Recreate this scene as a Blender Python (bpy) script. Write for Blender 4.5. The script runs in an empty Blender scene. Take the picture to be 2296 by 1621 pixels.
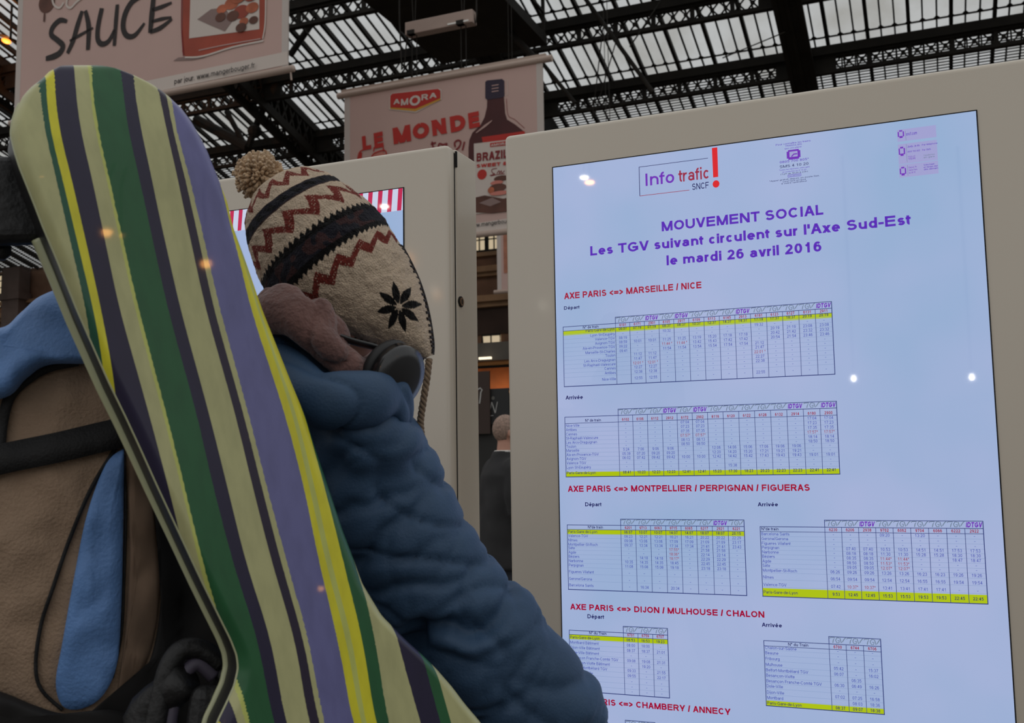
import bpy, bmesh, math, random
from mathutils import Vector, Matrix, noise
PI = math.pi
sc = bpy.context.scene
COL = sc.collection

# ------------------------------------------------------------------ camera
EYE = 1.38
F_PX, IMG_W, IMG_H = 2258.2, 2296, 1621
PITCH, ROLL, YAW = 0.10234415, -0.01533149, 0.3927
_cp, _sp, _cr, _sr = math.cos(PITCH), math.sin(PITCH), math.cos(ROLL), math.sin(ROLL)
C_FWD = Vector((0, _cp, _sp))
_up0 = Vector((0, -_sp, _cp)); _r0 = Vector((1, 0, 0))
C_RIGHT = _r0 * _cr + _up0 * _sr
C_UP = _up0 * _cr - _r0 * _sr
cam_data = bpy.data.cameras.new('camera')
cam = bpy.data.objects.new('camera', cam_data); COL.objects.link(cam)
cam_data.sensor_width = 36.0
cam_data.lens = F_PX / IMG_W * 36.0
cam_data.clip_end = 400
cam_data.clip_start = 0.05
cam.matrix_world = Matrix(((C_RIGHT.x, C_UP.x, -C_FWD.x, 0), (C_RIGHT.y, C_UP.y, -C_FWD.y, 0),
                           (C_RIGHT.z, C_UP.z, -C_FWD.z, EYE), (0, 0, 0, 1)))
sc.camera = cam
cam_data.dof.use_dof = True
cam_data.dof.focus_distance = 2.2
cam_data.dof.aperture_fstop = 9.0

# ------------------------------------------------------------------ light and exposure
world = bpy.data.worlds.new('overcast_sky'); sc.world = world
world.use_nodes = True
wn, wl = world.node_tree.nodes, world.node_tree.links
wbg = wn['Background']
wtc = wn.new('ShaderNodeTexCoord'); wsep = wn.new('ShaderNodeSeparateXYZ')
wramp = wn.new('ShaderNodeValToRGB')
wl.new(wtc.outputs['Generated'], wsep.inputs[0]); wl.new(wsep.outputs['Z'], wramp.inputs[0])
wramp.color_ramp.elements[0].position = 0.0; wramp.color_ramp.elements[0].color = (0.22, 0.215, 0.205, 1)
wramp.color_ramp.elements[1].position = 0.22; wramp.color_ramp.elements[1].color = (0.66, 0.675, 0.68, 1)
wl.new(wramp.outputs[0], wbg.inputs['Color'])
wbg.inputs['Strength'].default_value = 1.0
vs = sc.view_settings
vs.view_transform = 'Standard'; vs.look = 'None'; vs.exposure = 0.0; vs.gamma = 1.0; vs.use_curve_mapping = False

# frames: U runs along the kiosk fronts, N away from the viewer, heights above the eye
UU = Vector((math.cos(YAW), -math.sin(YAW), 0)); NN = Vector((math.sin(YAW), math.cos(YAW), 0))
def ray(px, py):
    return C_FWD + C_RIGHT * ((px - IMG_W / 2) / F_PX) - C_UP * ((py - IMG_H / 2) / F_PX)
def G(u, s, z):
    v = UU * u + NN * s; return Vector((v.x, v.y, z + EYE))
def uz(px, py, s):                       # where a sight line meets the upright plane s metres off, as (u, height above eye)
    d = ray(px, py); t = s / d.dot(NN); p = d * t
    return p.dot(UU), p.z
def P(px, py, y):                        # the point of a sight line y metres in front
    d = ray(px, py); p = d * (y / d.y); return Vector((p.x, p.y, p.z + EYE))

# ------------------------------------------------------------------ materials
def lin(c):
    c = c / 255.0
    return c / 12.92 if c <= 0.04045 else ((c + 0.055) / 1.055) ** 2.4
def rgb(r, g, b): return (lin(r), lin(g), lin(b), 1.0)
MATS = {}
def mat(name, col, rough=0.6, spec=0.5, metal=0.0, var=0.0, vscale=8.0, bump=0.0, bscale=60.0, coat=0.0, emit=None, estr=1.0, attr=None, sheen=0.0):
    if name in MATS: return MATS[name]
    m = bpy.data.materials.new(name); m.use_nodes = True
    n, l = m.node_tree.nodes, m.node_tree.links
    b = n['Principled BSDF']
    b.inputs['Base Color'].default_value = col
    b.inputs['Roughness'].default_value = rough
    b.inputs['Specular IOR Level'].default_value = spec
    b.inputs['Metallic'].default_value = metal
    b.inputs['Coat Weight'].default_value = coat
    b.inputs['Coat Roughness'].default_value = 0.08
    if sheen: b.inputs['Sheen Weight'].default_value = sheen
    src = None
    if attr:
        a = n.new('ShaderNodeAttribute'); a.attribute_name = attr; src = a.outputs['Color']
    if var > 0:
        tc = n.new('ShaderNodeTexCoord'); nt = n.new('ShaderNodeTexNoise'); nt.inputs['Scale'].default_value = vscale
        nt.inputs['Detail'].default_value = 5
        l.new(tc.outputs['Object'], nt.inputs['Vector'])
        mx = n.new('ShaderNodeMix'); mx.data_type = 'RGBA'; mx.blend_type = 'MULTIPLY'
        mx.inputs['Factor'].default_value = 1.0
        rp = n.new('ShaderNodeValToRGB')
        rp.color_ramp.elements[0].position = 0.3; rp.color_ramp.elements[1].position = 0.7
        lo = 1 - var; hi = 1 + var
        rp.color_ramp.elements[0].color = (lo, lo, lo, 1); rp.color_ramp.elements[1].color = (hi, hi, hi, 1)
        l.new(nt.outputs['Fac'], rp.inputs[0])
        if src is not None: l.new(src, mx.inputs['A'])
        else: mx.inputs['A'].default_value = col
        l.new(rp.outputs[0], mx.inputs['B']); src = mx.outputs['Result']
    if src is not None: l.new(src, b.inputs['Base Color'])
    if bump > 0:
        tc = n.new('ShaderNodeTexCoord'); nt = n.new('ShaderNodeTexNoise'); nt.inputs['Scale'].default_value = bscale
        nt.inputs['Detail'].default_value = 4
        l.new(tc.outputs['Object'], nt.inputs['Vector'])
        bp = n.new('ShaderNodeBump'); bp.inputs['Strength'].default_value = bump; bp.inputs['Distance'].default_value = 0.01
        l.new(nt.outputs['Fac'], bp.inputs['Height']); l.new(bp.outputs[0], b.inputs['Normal'])
    if emit is not None:
        b.inputs['Emission Color'].default_value = emit; b.inputs['Emission Strength'].default_value = estr
    MATS[name] = m
    return m
def pix(name, r, g, b):                  # a colour shown by a lit display behind glass
    return mat('pixels_' + name, (0, 0, 0, 1), rough=0.025, spec=0.4, emit=rgb(r, g, b), estr=1.0)

# ------------------------------------------------------------------ mesh building
class MB:
    def __init__(s): s.v = []; s.f = []; s.mi = []; s.col = None
    def add(s, vs_, fs, mi=0):
        o = len(s.v); s.v.extend([Vector(v) for v in vs_])
        for f in fs: s.f.append(tuple(i + o for i in f)); s.mi.append(mi)
    def box(s, c, d, mi=0, rot=None):
        x, y, z = d[0] / 2, d[1] / 2, d[2] / 2; c = Vector(c)
        vs_ = [Vector((a * x, b * y, e * z)) for a in (-1, 1) for b in (-1, 1) for e in (-1, 1)]
        if rot is not None: vs_ = [rot @ v for v in vs_]
        s.add([v + c for v in vs_], [(0, 1, 3, 2), (4, 6, 7, 5), (0, 4, 5, 1), (2, 3, 7, 6), (0, 2, 6, 4), (1, 5, 7, 3)], mi)
    def bar(s, a, b, w, h, up=(0, 0, 1), mi=0):          # square bar from a to b
        a = Vector(a); b = Vector(b); d = (b - a).normalized(); up = Vector(up)
        x = d.cross(up)
        if x.length < 1e-5: x = d.cross(Vector((1, 0, 0)))
        x.normalize(); y = x.cross(d).normalized()
        vs_ = []
        for p in (a, b):
            for i, j in ((-1, -1), (1, -1), (1, 1), (-1, 1)): vs_.append(p + x * (i * w / 2) + y * (j * h / 2))
        s.add(vs_, [(0, 1, 2, 3), (7, 6, 5, 4), (0, 4, 5, 1), (1, 5, 6, 2), (2, 6, 7, 3), (3, 7, 4, 0)], mi)
    def tube(s, pts, r, n=10, mi=0, cap=True, sub=1, flat=None, axis=None):
        pts = [Vector(p) for p in pts]; m = len(pts)
        rs = list(r) if isinstance(r, (list, tuple)) else [r] * m
        if sub > 1: pts, rs = spline(pts, rs, sub); m = len(pts)
        t0 = (pts[1] - pts[0]).normalized()
        x = Vector(axis) if axis is not None else (Vector((0, 0, 1)) if abs(t0.z) < 0.9 else Vector((1, 0, 0)))
        x = (x - t0 * x.dot(t0)).normalized()
        vs_ = []
        for i, p in enumerate(pts):
            t = (pts[min(i + 1, m - 1)] - pts[max(i - 1, 0)]).normalized()
            x = (x - t * x.dot(t)).normalized(); y = t.cross(x)
            q = rs[i]; qa, qb = (q if isinstance(q, (list, tuple)) else (q, q if flat is None else q * flat))
            for k in range(n):
                a = 2 * PI * k / n
                vs_.append(p + x * (math.cos(a) * qa) + y * (math.sin(a) * qb))
        fs = []
        for i in range(m - 1):
            for k in range(n):
                k2 = (k + 1) % n
                fs.append((i * n + k, i * n + k2, (i + 1) * n + k2, (i + 1) * n + k))
        if cap:
            fs.append(tuple(range(n - 1, -1, -1))); fs.append(tuple((m - 1) * n + k for k in range(n)))
        s.add(vs_, fs, mi)
    def poly(s, pts, mi=0): s.add(pts, [tuple(range(len(pts)))], mi)
    def prism(s, pts, d, mi=0):          # closed outline pushed along d
        d = Vector(d); n = len(pts); pts = [Vector(p) for p in pts]
        s.add(pts + [p + d for p in pts], [tuple(range(n - 1, -1, -1)), tuple(range(n, 2 * n))] +
              [(i, (i + 1) % n, n + (i + 1) % n, n + i) for i in range(n)], mi)
    def grid(s, rows, mi=0, closed=False, flip=False):
        m, n = len(rows), len(rows[0]); fs = []
        for i in range(m - 1):
            for j in range(n if closed else n - 1):
                j2 = (j + 1) % n
                q = (i * n + j, i * n + j2, (i + 1) * n + j2, (i + 1) * n + j)
                fs.append(q[::-1] if flip else q)
        s.add([v for r in rows for v in r], fs, mi)
    def ball(s, c, r, mi=0, nu=16, nv=10, rot=None):
        c = Vector(c); r = r if isinstance(r, (list, tuple)) else (r, r, r)
        rows = []
        for i in range(nv + 1):
            th = PI * i / nv
            th = min(max(th, 0.02), PI - 0.02)
            row = []
            for j in range(nu):
                a = 2 * PI * j / nu
                v = Vector((math.sin(th) * math.cos(a) * r[0], math.sin(th) * math.sin(a) * r[1], math.cos(th) * r[2]))
                row.append(c + (rot @ v if rot is not None else v))
            rows.append(row)
        s.grid(rows, mi, closed=True, flip=True)
        o = len(s.v) - (nv + 1) * nu
        s.f.append(tuple(o + j for j in range(nu))); s.mi.append(mi)
        s.f.append(tuple(o + nv * nu + j for j in range(nu - 1, -1, -1))); s.mi.append(mi)
def spline(pts, rs, sub):
    op, orr = [], []
    m = len(pts)
    for i in range(m - 1):
        p0, p1, p2, p3 = pts[max(i - 1, 0)], pts[i], pts[i + 1], pts[min(i + 2, m - 1)]
        for k in range(sub):
            t = k / sub
            op.append(0.5 * ((2 * p1) + (p2 - p0) * t + (2 * p0 - 5 * p1 + 4 * p2 - p3) * t * t + (3 * p1 - p0 - 3 * p2 + p3) * t ** 3))
            a, b = rs[i], rs[i + 1]
            orr.append(tuple(u * (1 - t) + w * t for u, w in zip(a, b)) if isinstance(a, (list, tuple)) else a * (1 - t) + b * t)
    op.append(pts[-1]); orr.append(rs[-1])
    return op, orr

ORG = {}
def tag(o, label=None, cat=None, group=None, kind=None):
    if label: o['label'] = label
    if cat: o['category'] = cat
    if group: o['group'] = group
    if kind: o['kind'] = kind
    return o
def empty(name, loc, rz=0.0, **k):
    o = bpy.data.objects.new(name, None); COL.objects.link(o)
    o.location = loc; o.rotation_euler = (0, 0, rz); o.empty_display_size = 0.1
    ORG[o.name] = Vector(loc)
    return tag(o, **k)
def origin(o):
    while o.parent is not None: o = o.parent
    return ORG.get(o.name, Vector((0, 0, 0)))
def build(mb, name, mats, parent=None, smooth=False, world=False, bevel=0.0, bseg=2, **k):
    me = bpy.data.meshes.new(name)
    vs_ = mb.v
    if world and parent is not None:
        og = origin(parent); vs_ = [v - og for v in vs_]
    me.from_pydata([tuple(v) for v in vs_], [], mb.f)
    if not isinstance(mats, (list, tuple)): mats = [mats]
    for m in mats: me.materials.append(m)
    me.polygons.foreach_set('material_index', mb.mi)
    if smooth: me.polygons.foreach_set('use_smooth', [True] * len(me.polygons))
    if mb.col is not None:
        a = me.color_attributes.new('Col', 'FLOAT_COLOR', 'POINT')
        a.data.foreach_set('color', [c for q in mb.col for c in q])
    me.update()
    o = bpy.data.objects.new(name, me); COL.objects.link(o)
    if parent is not None: o.parent = parent
    if bevel > 0:
        bv = o.modifiers.new('edge', 'BEVEL'); bv.width = bevel; bv.segments = bseg; bv.limit_method = 'ANGLE'
        bv.harden_normals = False
    return tag(o, **k)
def rest(o, dz=0.0):                     # give a parentless world-space mesh its origin at its own base
    me = o.data
    xs = [v.co for v in me.vertices]
    c = Vector(((min(v.x for v in xs) + max(v.x for v in xs)) / 2, (min(v.y for v in xs) + max(v.y for v in xs)) / 2, min(v.z for v in xs)))
    me.transform(Matrix.Translation(-c)); o.location = c
    return o
def merged(mb, voxel, smooth_it=4, fac=0.5):   # one continuous skin round overlapping closed shapes
    me = bpy.data.meshes.new('tmp'); me.from_pydata([tuple(v) for v in mb.v], [], mb.f); me.update()
    o = bpy.data.objects.new('tmp', me); COL.objects.link(o)
    bm = bmesh.new(); bm.from_mesh(me); bmesh.ops.recalc_face_normals(bm, faces=bm.faces); bm.to_mesh(me); bm.free()
    r = o.modifiers.new('r', 'REMESH'); r.mode = 'VOXEL'; r.voxel_size = voxel
    if smooth_it:
        s = o.modifiers.new('s', 'SMOOTH'); s.iterations = smooth_it; s.factor = fac
    dg = bpy.context.evaluated_depsgraph_get(); dg.update()
    ev = o.evaluated_get(dg); em = ev.to_mesh()
    out = MB(); out.v = [v.co.copy() for v in em.vertices]; out.f = [tuple(p.vertices) for p in em.polygons]; out.mi = [0] * len(out.f)
    nrm = [v.normal.copy() for v in em.vertices]
    ev.to_mesh_clear(); bpy.data.objects.remove(o); bpy.data.meshes.remove(me)
    return out, nrm

# ------------------------------------------------------------------ lettering
# a plain grotesque drawn with strokes: widths per 1000 em, centre lines in a unit box
ADV = dict(zip('ABCDEFGHIJKLMNOPQRSTUVWXYZ', (667, 667, 722, 722, 667, 611, 778, 722, 278, 500, 667, 556, 833, 722, 778, 667, 778, 722, 667, 611, 722, 667, 944, 667, 667, 611)))
ADV.update(zip('abcdefghijklmnopqrstuvwxyz', (556, 556, 500, 556, 556, 278, 556, 556, 222, 222, 500, 222, 833, 556, 556, 556, 556, 333, 500, 278, 556, 500, 722, 500, 500, 500)))
ADV.update({c: 556 for c in '0123456789'}); ADV.update({' ': 278, '.': 278, ',': 278, ':': 278, '-': 333, '/': 278, '(': 333, ')': 333, '*': 389, "'": 191, '<': 584, '=': 584, '>': 584, '!': 278, '°': 380, '&': 667})
EM = 0.716
def arc(cx, cy, rx, ry, a0, a1):
    n = max(3, int(abs(a1 - a0) / 22))
    return [(cx + rx * math.cos(math.radians(a0 + (a1 - a0) * i / n)), cy + ry * math.sin(math.radians(a0 + (a1 - a0) * i / n))) for i in range(n + 1)]
def Lq(*q): return ('l',) + q
def Dq(*q): return ('d',) + q
def Cq(*parts): return ('c', [p for part in parts for p in part])
def bowl(y1, y0, xm, x1=1): return Cq([(0, y1), (xm, y1)], arc(xm, (y0 + y1) / 2, x1 - xm, (y1 - y0) / 2, 90, -90)[1:], [(0, y0)])
st = Lq(0, 0, 0, 1)
O_ = Cq(arc(.5, .5, .5, .5, 90, 450))
GLY = {
 'A': [Dq(0, 0, .5, 1), Dq(1, 0, .5, 1), Lq(.2, .3, .8, .3)], 'B': [st, bowl(1, .53, .6, .93), bowl(.53, 0, .65)], 'C': [Cq(arc(.52, .5, .52, .5, 42, 318))],
 'D': [st, bowl(1, 0, .42)], 'E': [st, Lq(0, 1, 1, 1), Lq(0, .53, .94, .53), Lq(0, 0, 1, 0)], 'F': [st, Lq(0, 1, 1, 1), Lq(0, .5, .88, .5)],
 'G': [Cq(arc(.52, .5, .52, .5, 42, 330)), Lq(1, .45, .58, .45), Lq(1, .45, 1, .18)], 'H': [st, Lq(1, 0, 1, 1), Lq(0, .53, 1, .53)], 'I': [Lq(.5, 0, .5, 1)],
 'J': [Cq([(1, 1.1), (1, .3)], arc(.5, .3, .5, .3, 0, -180)[1:])], 'K': [st, Dq(0, .28, 1, 1), Dq(.42, .6, 1, 0)], 'L': [st, Lq(0, 0, 1, 0)],
 'M': [st, Lq(1, 0, 1, 1), Dq(0, 1, .5, 0), Dq(1, 1, .5, 0)], 'N': [st, Lq(1, 0, 1, 1), Dq(0, 1, 1, 0)], 'O': [O_], 'P': [st, bowl(1, .45, .6)],
 'Q': [O_, Dq(.62, .3, 1, -.05)], 'R': [st, bowl(1, .48, .6, .95), Dq(.5, .48, 1, 0)], 'S': [Cq(arc(.5, .755, .46, .245, 25, 265), arc(.5, .26, .5, .26, 85, -158))],
 'T': [Lq(0, 1, 1, 1), Lq(.5, 0, .5, 1)], 'U': [Cq([(0, 1.12), (0, .38)], arc(.5, .38, .5, .38, 180, 360)[1:], [(1, 1.12)])], 'V': [Dq(0, 1, .5, 0), Dq(1, 1, .5, 0)],
 'W': [Dq(0, 1, .25, 0), Dq(.5, 1, .25, 0), Dq(.5, 1, .75, 0), Dq(1, 1, .75, 0)], 'X': [Dq(0, 0, 1, 1), Dq(1, 0, 0, 1)], 'Y': [Dq(0, 1, .5, .4), Dq(1, 1, .5, .4), Lq(.5, 0, .5, .5)],
 'Z': [Lq(0, 1, 1, 1), Lq(0, 0, 1, 0), Dq(.02, 0, .98, 1)],
 'a': [Cq(arc(.48, .70, .44, .30, 165, 0), [(.92, .3), (.95, -.08)]), Cq(arc(.44, .28, .44, .28, 40, 400))], 'b': [Lq(0, 0, 0, 2), O_], 'c': [Cq(arc(.52, .5, .52, .5, 40, 320))], 'd': [Lq(1, 0, 1, 2), O_],
 'e': [Cq(arc(.5, .5, .5, .5, 0, 318)), Lq(0, .5, 1, .5)], 'f': [Cq([(.3, -.12), (.3, 1.2)], arc(1.1, 1.16, .8, .30, 180, 90)[1:], [(1.3, 1.46)]), Lq(-.25, 1, 1.15, 1)], 'g': [O_, Cq([(1, 1.08), (1, -.05)], arc(.5, -.06, .5, .35, 0, -160)[1:])],
 'h': [Lq(0, 0, 0, 2), Cq(arc(.5, .6, .5, .4, 180, 0), [(1, -.1)])], 'i': [Lq(.5, 0, .5, 1), Lq(.5, 1.46, .5, 1.5)], 'j': [Lq(.5, -.3, .5, 1), Lq(.5, 1.46, .5, 1.5)],
 'k': [Lq(0, 0, 0, 2), Dq(0, .3, .95, 1), Dq(.35, .6, 1, 0)], 'l': [Lq(.5, 0, .5, 2)], 'm': [st, Cq(arc(.25, .65, .25, .35, 180, 0), [(.5, -.1)]), Cq(arc(.75, .65, .25, .35, 180, 0), [(1, -.1)])],
 'n': [st, Cq(arc(.5, .6, .5, .4, 180, 0), [(1, -.1)])], 'o': [O_], 'p': [Lq(0, -2, 0, 1), O_], 'q': [Lq(1, -2, 1, 1), O_], 'r': [st, Cq(arc(.9, .5, .9, .5, 180, 85), [(1.25, .98)])],
 's': [Cq(arc(.5, .74, .46, .26, 25, 265), arc(.5, .26, .5, .26, 85, -158))], 't': [Cq([(.25, 1.5), (.25, .3)], arc(.95, .3, .7, .3, 180, 270)[1:], [(1.15, 0.0)]), Lq(-.3, 1, 1.1, 1)],
 'u': [Lq(1, 0, 1, 1), Cq([(0, 1.1), (0, .4)], arc(.5, .4, .5, .4, 180, 360)[1:])], 'v': [Dq(0, 1, .5, 0), Dq(1, 1, .5, 0)], 'w': [Dq(0, 1, .25, 0), Dq(.5, 1, .25, 0), Dq(.5, 1, .75, 0), Dq(1, 1, .75, 0)],
 'x': [Dq(0, 0, 1, 1), Dq(1, 0, 0, 1)], 'y': [Dq(0, 1, .52, 0), Dq(1, 1, .38, -.42), Lq(.1, -.4, .3, -.4)], 'z': [Lq(0, 1, 1, 1), Lq(0, 0, 1, 0), Dq(.02, 0, .98, 1)],
 '0': [O_], '1': [Lq(.62, 0, .62, 1), Cq([(.62, .98), (.42, .82), (.1, .72)])], '2': [Cq(arc(.5, .71, .48, .29, 165, -25), [(.1, .08)]), Lq(0, 0, 1, 0)],
 '3': [Cq(arc(.47, .765, .44, .235, 155, -80), arc(.48, .27, .5, .27, 80, -155))], '4': [Lq(.74, 0, .74, 1), Dq(0.02, .26, .72, 1), Lq(0, .26, 1, .26)], '5': [Lq(.16, 1, .92, 1), Cq([(.18, 1), (.08, .5)]), Cq(arc(.48, .33, .5, .33, 145, -155))],
 '6': [Cq(arc(.5, .32, .5, .32, 90, 450)), Cq(arc(.54, .5, .54, .5, 205, 50))], '7': [Lq(0, 1, 1, 1), Cq([(.97, 1), (.55, .5), (.34, -.08)])], '8': [Cq(arc(.5, .76, .42, .24, 90, 450)), Cq(arc(.5, .27, .5, .27, 90, 450))],
 '9': [Cq(arc(.5, .68, .5, .32, 90, 450)), Cq(arc(.46, .5, .54, .5, 25, -130))],
 '.': [Lq(.5, 0, .5, .02)], ',': [Cq([(.5, .12), (.4, -.18)])], ':': [Lq(.5, 0, .5, .03), Lq(.5, .66, .5, .69)], '-': [Lq(0, .36, 1, .36)], '/': [Dq(0, -.03, 1, 1.03)], '(': [Cq(arc(1.2, .4, 1.2, .75, 130, 230))], ')': [Cq(arc(-.2, .4, 1.2, .75, 50, -50))],
 '*': [Lq(.5, .62, .5, 1), Cq([(.1, .92), (.9, .70)]), Cq([(.9, .92), (.1, .70)])], "'": [Lq(.5, .72, .5, 1)], '<': [Cq([(1, .78), (0, .40)]), Cq([(0, .40), (1, .02)])], '>': [Cq([(0, .78), (1, .40)]), Cq([(1, .40), (0, .02)])],
 '=': [Lq(0, .56, 1, .56), Lq(0, .24, 1, .24)], '!': [Lq(.5, .32, .5, 1), Lq(.5, 0, .5, .02)], '°': [Cq(arc(.5, .84, .5, .17, 90, 450))], '&': [Cq(arc(.42, .78, .26, .22, -40, 220), [(.95, 0)]), Cq(arc(.42, .26, .42, .26, 100, 380))],
}
ACC = {'é': ('e', 'a'), 'è': ('e', 'g'), 'ê': ('e', 'c'), 'â': ('a', 'c'), 'î': ('i', 'c'), 'ô': ('o', 'c'), 'ç': ('c', 'h'), 'ë': ('e', 'u'), 'à': ('a', 'g')}
XH = 0.725
_tc = {}
def glyphs(txt, weight=0.0, res=2):
    key = (txt, weight)
    if key in _tc: return _tc[key]
    w = 0.112 + weight * 6.0; h = w / 2; mb = MB(); x = 0.0
    Z0, X0, Y0 = (0, 0, 0), (1, 0, 0), (0, 1, 0)
    lay = 0
    for ch in txt:
        base, acc = ACC.get(ch, (ch, None))
        adv = ADV.get(base, 500) / 1000 / EM * (1 + weight * 1.2)
        sb = 0.03 if base in 'AVWXYvwxykKTftr<>=-' else (0.0 if base == '/' else 0.07)
        if base in 'ilI.,:\'!': sb = max(0.0, (adv - w) / 2)
        x0, x1 = x + sb, x + adv - sb
        top = XH if base in 'abcdefghijklmnopqrstuvwxyz' else 1.0
        def fx(t): return x0 + h + t * max(x1 - x0 - 2 * h, 0.0)
        def fy(t):
            if t == 2: return 1.02 - h
            if t == -2: return -0.28 + h
            return h + t * (top - 2 * h)
        for op in GLY.get(base, []):
            n0 = len(mb.v)
            if op[0] == 'l':
                a, b, c, d = fx(op[1]), fy(op[2]), fx(op[3]), fy(op[4])
                q = (min(a, c) - h, min(b, d) - h, max(a, c) + h, max(b, d) + h)
                mb.add([(q[0], q[1], 0), (q[2], q[1], 0), (q[2], q[3], 0), (q[0], q[3], 0)], [(0, 1, 2, 3)])
            elif op[0] == 'd':
                a, b, c, d = fx(op[1]), fy(op[2]), fx(op[3]), fy(op[4])
                s_ = 1 if d > b else -1; L_ = math.hypot(c - a, d - b); k = abs(d - b) / L_; hx = h / max(k, .35)
                b -= h * s_; d += h * s_
                mb.add([(a - hx, b, 0), (a + hx, b, 0), (c + hx, d, 0), (c - hx, d, 0)], [(0, 1, 2, 3)])
            else: ribbon(mb, [(fx(p), fy(q)) for p, q in op[1]], w, Z0, X0, Y0)
            for q in mb.v[n0:]: q.z = lay
            lay += 1
        xm = (x0 + x1) / 2; y = XH + 0.08
        if acc == 'a': ribbon(mb, [(xm - .07, y), (xm + .11, y + .2)], w * .9, Z0, X0, Y0)
        elif acc == 'g': ribbon(mb, [(xm + .07, y), (xm - .11, y + .2)], w * .9, Z0, X0, Y0)
        elif acc == 'c': ribbon(mb, [(xm - .16, y), (xm, y + .18)], w * .8, Z0, X0, Y0); ribbon(mb, [(xm, y + .18), (xm + .16, y)], w * .8, Z0, X0, Y0)
        elif acc == 'h': ribbon(mb, [(xm, 0), (xm + .06, -.1), (xm - .08, -.2)], w * .7, Z0, X0, Y0)
        elif acc == 'u':
            for q in (-.13, .13): ribbon(mb, [(xm + q, y), (xm + q, y + .13)], w, Z0, X0, Y0)
        x += adv
    v = [(p.x, p.y, p.z) for p in mb.v]; lo = min(a[0] for a in v); hi = max(a[0] for a in v)
    _tc[key] = ([(a - lo, b, c) for a, b, c in v], mb.f, hi - lo); return _tc[key]
CAPH = 1.0
def text(mb, txt, o, ex, ey, cap, width=None, align='L', weight=0.0, res=2, mi=0, shear=0.0, xs=1.0, lift=0.0):
    v, f, w = glyphs(txt, weight, res)
    sy = cap / CAPH; sx = (width / w) if width else sy * xs
    W_ = w * sx; off = {'L': 0, 'C': -W_ / 2, 'R': -W_}[align]
    o = Vector(o); ex = Vector(ex); ey = Vector(ey)
    nz = ex.cross(ey)
    mb.add([o + ex * (off + a * sx + b * sy * shear) + ey * (b * sy) + nz * (lift * c) for a, b, c in v], f, mi)
def ribbon(mb, pts, w, o, ex, ey, mi=0):   # flat stroke through 2-D points; w may be a list
    o = Vector(o); ex = Vector(ex); ey = Vector(ey); n = len(pts); L = []
    for i, (x, y) in enumerate(pts):
        x0, y0 = pts[max(i - 1, 0)]; x1, y1 = pts[min(i + 1, n - 1)]
        tx, ty = x1 - x0, y1 - y0; q = math.hypot(tx, ty) or 1
        ww = (w[i] if isinstance(w, (list, tuple)) else w) / 2
        nx, ny = -ty / q * ww, tx / q * ww
        L.append([o + ex * (x - nx) + ey * (y - ny), o + ex * (x + nx) + ey * (y + ny)])
    mb.grid(L, mi)
def disc(mb, c, rx, ry, ex, ey, mi=0, n=28):
    c = Vector(c); ex = Vector(ex); ey = Vector(ey)
    mb.poly([c + ex * (rx * math.cos(2 * PI * k / n)) + ey * (ry * math.sin(2 * PI * k / n)) for k in range(n)], mi)
# ------------------------------------------------------------------ the hall
M_IRON = mat('black_iron', rgb(34, 30, 25), rough=0.65, spec=0.25, var=0.35, vscale=1.5)
M_STONE = mat('sooty_stone', rgb(112, 84, 66), rough=0.9, var=0.45, vscale=0.6, bump=0.3, bscale=4)
M_LEDGE = mat('stone_ledge', rgb(150, 118, 88), rough=0.9, var=0.3, vscale=0.8)
M_SOOT = mat('dark_stone', rgb(62, 46, 38), rough=0.9, var=0.4, vscale=0.5)
M_GLOW = mat('lit_opal_glass', rgb(60, 55, 50), rough=0.4, emit=rgb(203, 184, 152), estr=0.85)
M_FLOOR = mat('worn_terrazzo', rgb(92, 86, 80), rough=0.35, var=0.15, vscale=3)
# roof glass: clear panes with rain dirt
M_GLASS = bpy.data.materials.new('dirty_roof_glass'); M_GLASS.use_nodes = True
_n, _l = M_GLASS.node_tree.nodes, M_GLASS.node_tree.links
_n.clear()
_o = _n.new('ShaderNodeOutputMaterial'); _t = _n.new('ShaderNodeBsdfTransparent'); _d = _n.new('ShaderNodeBsdfDiffuse')
_m = _n.new('ShaderNodeMixShader'); _tc2 = _n.new('ShaderNodeTexCoord'); _nz = _n.new('ShaderNodeTexNoise'); _rp = _n.new('ShaderNodeValToRGB')
_mp = _n.new('ShaderNodeMapping'); _mp.inputs['Scale'].default_value = (0.5, 0.22, 1)
_nz.inputs['Scale'].default_value = 1.0; _nz.inputs['Detail'].default_value = 6
_rp.color_ramp.elements[0].position = 0.42; _rp.color_ramp.elements[0].color = (0.76, 0.76, 0.755, 1)
_rp.color_ramp.elements[1].position = 0.70; _rp.color_ramp.elements[1].color = (0.58, 0.565, 0.53, 1)
_d.inputs['Color'].default_value = (0.4, 0.39, 0.36, 1); _m.inputs[0].default_value = 0.06
_l.new(_tc2.outputs['Object'], _mp.inputs[0]); _l.new(_mp.outputs[0], _nz.inputs['Vector']); _l.new(_nz.outputs['Fac'], _rp.inputs[0])
_l.new(_rp.outputs[0], _t.inputs['Color']); _l.new(_t.outputs[0], _m.inputs[1]); _l.new(_d.outputs[0], _m.inputs[2]); _l.new(_m.outputs[0], _o.inputs[0])

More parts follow.
